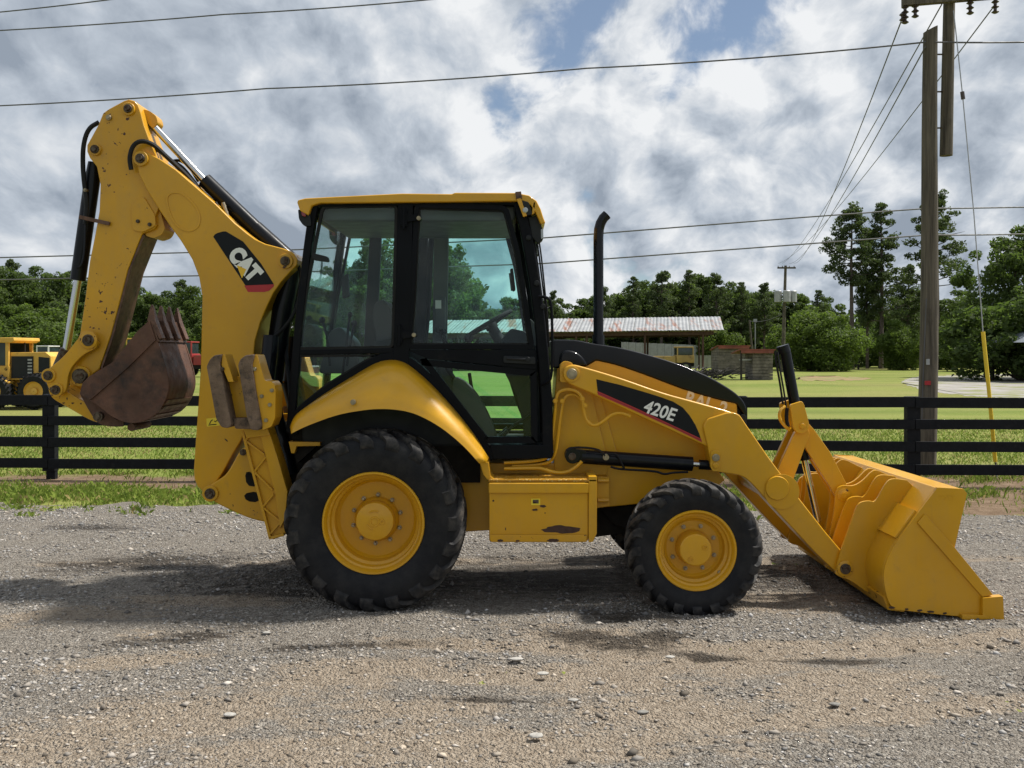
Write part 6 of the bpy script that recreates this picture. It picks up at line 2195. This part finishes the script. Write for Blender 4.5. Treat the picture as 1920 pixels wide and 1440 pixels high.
# digging bucket
db = part_empty('digging_bucket', bh, W(260, 740, YC))
D0, D1 = 7.28, 7.90
plate = chaikin([(151, 738, 1), (156, 718), (168, 706), (213, 679, 1), (258, 622, 1), (281, 601, 1), (296, 640), (312, 690), (318, 722), (312, 748), (298, 772), (276, 788), (248, 795), (215, 786), (180, 758)], 2)
MB().prism(plate, D0, D0, D0 + .022).build('side_plate', M['rust'], db, .003)
MB().prism(plate, D0, D1 - .022, D1).build('side_plate', M['rust'], db, .003)
MB().prism([(151, 738), (156, 718), (168, 706), (213, 679), (258, 622), (281, 601), (288, 622), (293, 638), (240, 690), (180, 742), (170, 750)], D0, D0 - .016, D0 - .001).build('side_cutter', M['rust'], db, .003)
back = chaikin([(281, 602, 1), (292, 630), (310, 688), (318, 722), (312, 748), (298, 772), (276, 788), (248, 796), (214, 787, 1)], 2, closed=False)
MB().prism(back + [(x - 5, y - 2) for x, y in back[::-1]], D0, D0 + .0225, D1 - .0225).build('shell', M['rust'], db, .002, 1, 40)
MB().prism([(281, 600), (295, 640), (299, 641), (285, 600)], D0, D0 - .004, D1 + .004).build('lip_plate', M['rust_edge'], db, .002)
for k in range(5):
    u = .52 + k * .095
    i = int(u * (len(back) - 1))
    p, q = back[i], back[min(i + 1, len(back) - 1)]
    MB().prism([(p[0] - 2, p[1]), (p[0] + 2.5, p[1]), (q[0] + 2.5, q[1]), (q[0] - 2, q[1])], D0, D0 + .03, D1 - .03).build('wear_bar', M['rust_edge'], db, .002)
for k in range(4):
    y0 = D0 - .004 + k * (D1 - D0 - .075) / 3
    sh = .16
    th_ = MB()
    a_, b_, c_, d_ = (W(*p, D0) for p in ((283, 572), (280, 600), (292, 634), (297, 630)))
    th_.xz([(W(276, 601, D0).x, W(276, 601, D0).z), (W(281, 571, D0).x, W(281, 571, D0).z), (W(284, 571, D0).x, W(284, 571, D0).z), (W(291, 601, D0).x, W(291, 601, D0).z), (W(304, 634, D0).x, W(304, 634, D0).z), (W(299, 637, D0).x, W(299, 637, D0).z), (W(284, 606, D0).x, W(284, 606, D0).z)], y0, y0 + .075)
    for vi, v_ in enumerate(th_.v):
        if v_[2] > W(0, 580, D0).z:
            th_.v[vi] = (v_[0], y0 + .0375 + (v_[1] - y0 - .0375) * .45, v_[2])
    th_.build('tooth', M['rust_edge'], db, .004)
for y_ in (SN - .10, SF + .08):
    MB().prism(chaikin([(150, 740, 1), (160, 712), (176, 700), (200, 700), (240, 760, 1), (230, 800, 1), (205, 800), (186, 796), (172, 780)], 2), 7.35, y_, y_ + .022).build('ear', M['rust'], db, .003)
pin(185, 781, D0, 9, db, 'steel', 'pin', .03, None)
pin(153, 705, D0 + .03, 10, db, 'steel', 'pin', .03, None)
MB().tube([W(246, 801, 7.42), Vector((W(246, 801, 7.42).x, 7.76, W(246, 801, 7.42).z))], .03, 12).build('lifting_eye', M['rust'], db)

# swing frame under the boom
sw = pr('swing_frame', chaikin([(385, 926), (392, 910), (405, 902), (424, 890), (440, 862), (452, 840), (474, 836), (500, 850, 1), (520, 880, 1), (520, 985, 1), (500, 980, 1), (468, 973), (430, 956), (400, 941)], 2), 7.32, 7.32, mir(7.32), 'yellow_worn', bev=.014, seg=3)
pin(395, 925, 7.318, 10, sw, 'steel', 'pin', .04, 15)
pin(456, 848, 7.318, 6, sw, 'steel', 'pin', .02)
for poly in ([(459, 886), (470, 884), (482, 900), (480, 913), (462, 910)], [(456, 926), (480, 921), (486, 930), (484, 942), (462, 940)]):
    pr('opening_shade', chaikin(poly, 1), 7.315, 7.3165, 7.3195, 'dark', sw, 0)  # flat dark plates on the casting, standing in for shaded holes
pr('swing_mount', [(492, 800), (560, 800), (560, 960), (520, 985), (500, 960)], 7.25, 7.25, mir(7.25), 'yellow_worn', bev=.01)

# ------------------------------------------------------------------ stabilisers
for near in (True, False):
    sg = part_empty('stabilizer', bh, W(490, 900, 7.05) if near else Vector((W(490, 900, 7.05).x, mir(7.05), W(490, 900, 7.05).z)))
    f_ = (lambda a, b_: (a, b_)) if near else (lambda a, b_: (mir(b_), mir(a)))

    def sp(name, poly, Yr, a, b_, mat, bev=.005, seg=2):
        y0, y1 = f_(a, b_)
        return MB().prism(poly, Yr, y0, y1).build(name, M[mat], sg, bev, seg)
    leg = [(454, 806), (504, 800), (523, 858), (541, 920), (535, 1003), (512, 1012), (505, 1006)]
    sp('leg', leg, 6.98, 6.98, 7.14, 'yellow', .006)
    sp('leg_edge', [(486, 800), (504, 800), (523, 858), (541, 920), (537, 970), (527, 990), (518, 925), (498, 846)], 6.98, 6.945, 6.9785, 'yellow', .005)
    sp('leg_edge', stroke([(456, 806), (508, 1008)], 5), 6.98, 6.95, 6.9785, 'yellow', .003)
    sp('leg_edge', stroke([(506, 1008), (534, 1001)], 5), 6.98, 6.95, 6.9785, 'yellow', .003)
    for a_, b_ in (((462, 826), (474, 806)), ((462, 826), (497, 852)), ((478, 884), (500, 856)), ((478, 884), (512, 918)), ((494, 950), (514, 926)), ((494, 950), (525, 976)), ((508, 1000), (527, 978))):
        sp('web_rib', stroke([a_, b_], 3.4), 6.98, 6.955, 6.9785, 'yellow', .002)
    # folded foot: two rubber blocks on yellow flanges
    sp('pad', fillet([(387, 687), (393, 674), (402, 666), (416, 664), (411, 682), (422, 735), (434, 796), (428, 803), (415, 801), (405, 786)], 3, 2), 6.72, 6.72, 6.90, 'pad', .010, 3)
    sp('pad', fillet([(446, 684), (450, 674), (460, 666), (477, 664), (472, 684), (480, 738), (491, 798), (486, 807), (470, 806), (462, 780)], 3, 2), 6.70, 6.70, 6.88, 'pad', .010, 3)
    sp('flange', fillet([(417, 665), (421, 664), (434, 702), (438, 716), (428, 716), (415, 684)], 1, 2), 6.745, 6.745, 6.93, 'yellow', .003)
    sp('flange', fillet([(478, 664), (482, 665), (492, 700), (497, 714), (509, 715), (515, 722), (517, 735), (516, 784), (509, 800), (492, 807), (491, 796), (480, 738), (473, 684)], 2, 2), 6.725, 6.725, 6.93, 'yellow', .005)
    sp('web', [(424, 704), (450, 706), (466, 790), (440, 800)], 6.86, 6.86, 6.90, 'yellow_worn', .004)
    sp('heel', fillet([(436, 784), (472, 784), (474, 805), (440, 804)], 3, 2), 6.78, 6.78, 6.92, 'pad', .008)
    sp('hinge_block', [(452, 796), (500, 796), (506, 816), (462, 822)], 6.92, 6.92, 7.10, 'yellow_worn', .006)
    if near:
        for px_, py_ in ((478, 692), (491, 743), (510, 732), (506, 759), (499, 788)):
            pin(px_, py_, 6.725, 3.6, sg, 'bolt', 'bolt', .016)
        pin(417, 692, 6.742, 4, sg, 'steel', 'bolt', .02)
    ya, _ = f_(7.20, 7.2)
    MB().tube([Vector((W(498, 720, 7.2).x, ya, W(498, 720, 7.2).z)), Vector((W(542, 890, 7.2).x, ya, W(542, 890, 7.2).z))], .07, 18).build('cylinder', M['black_paint'], sg)
    MB().tube([Vector((W(505, 630, 7.2).x, ya + .05, W(505, 630, 7.2).z)), Vector((W(499, 722, 7.2).x, ya, W(499, 722, 7.2).z))], .06, 18).build('cylinder_head', M['black_paint'], sg)
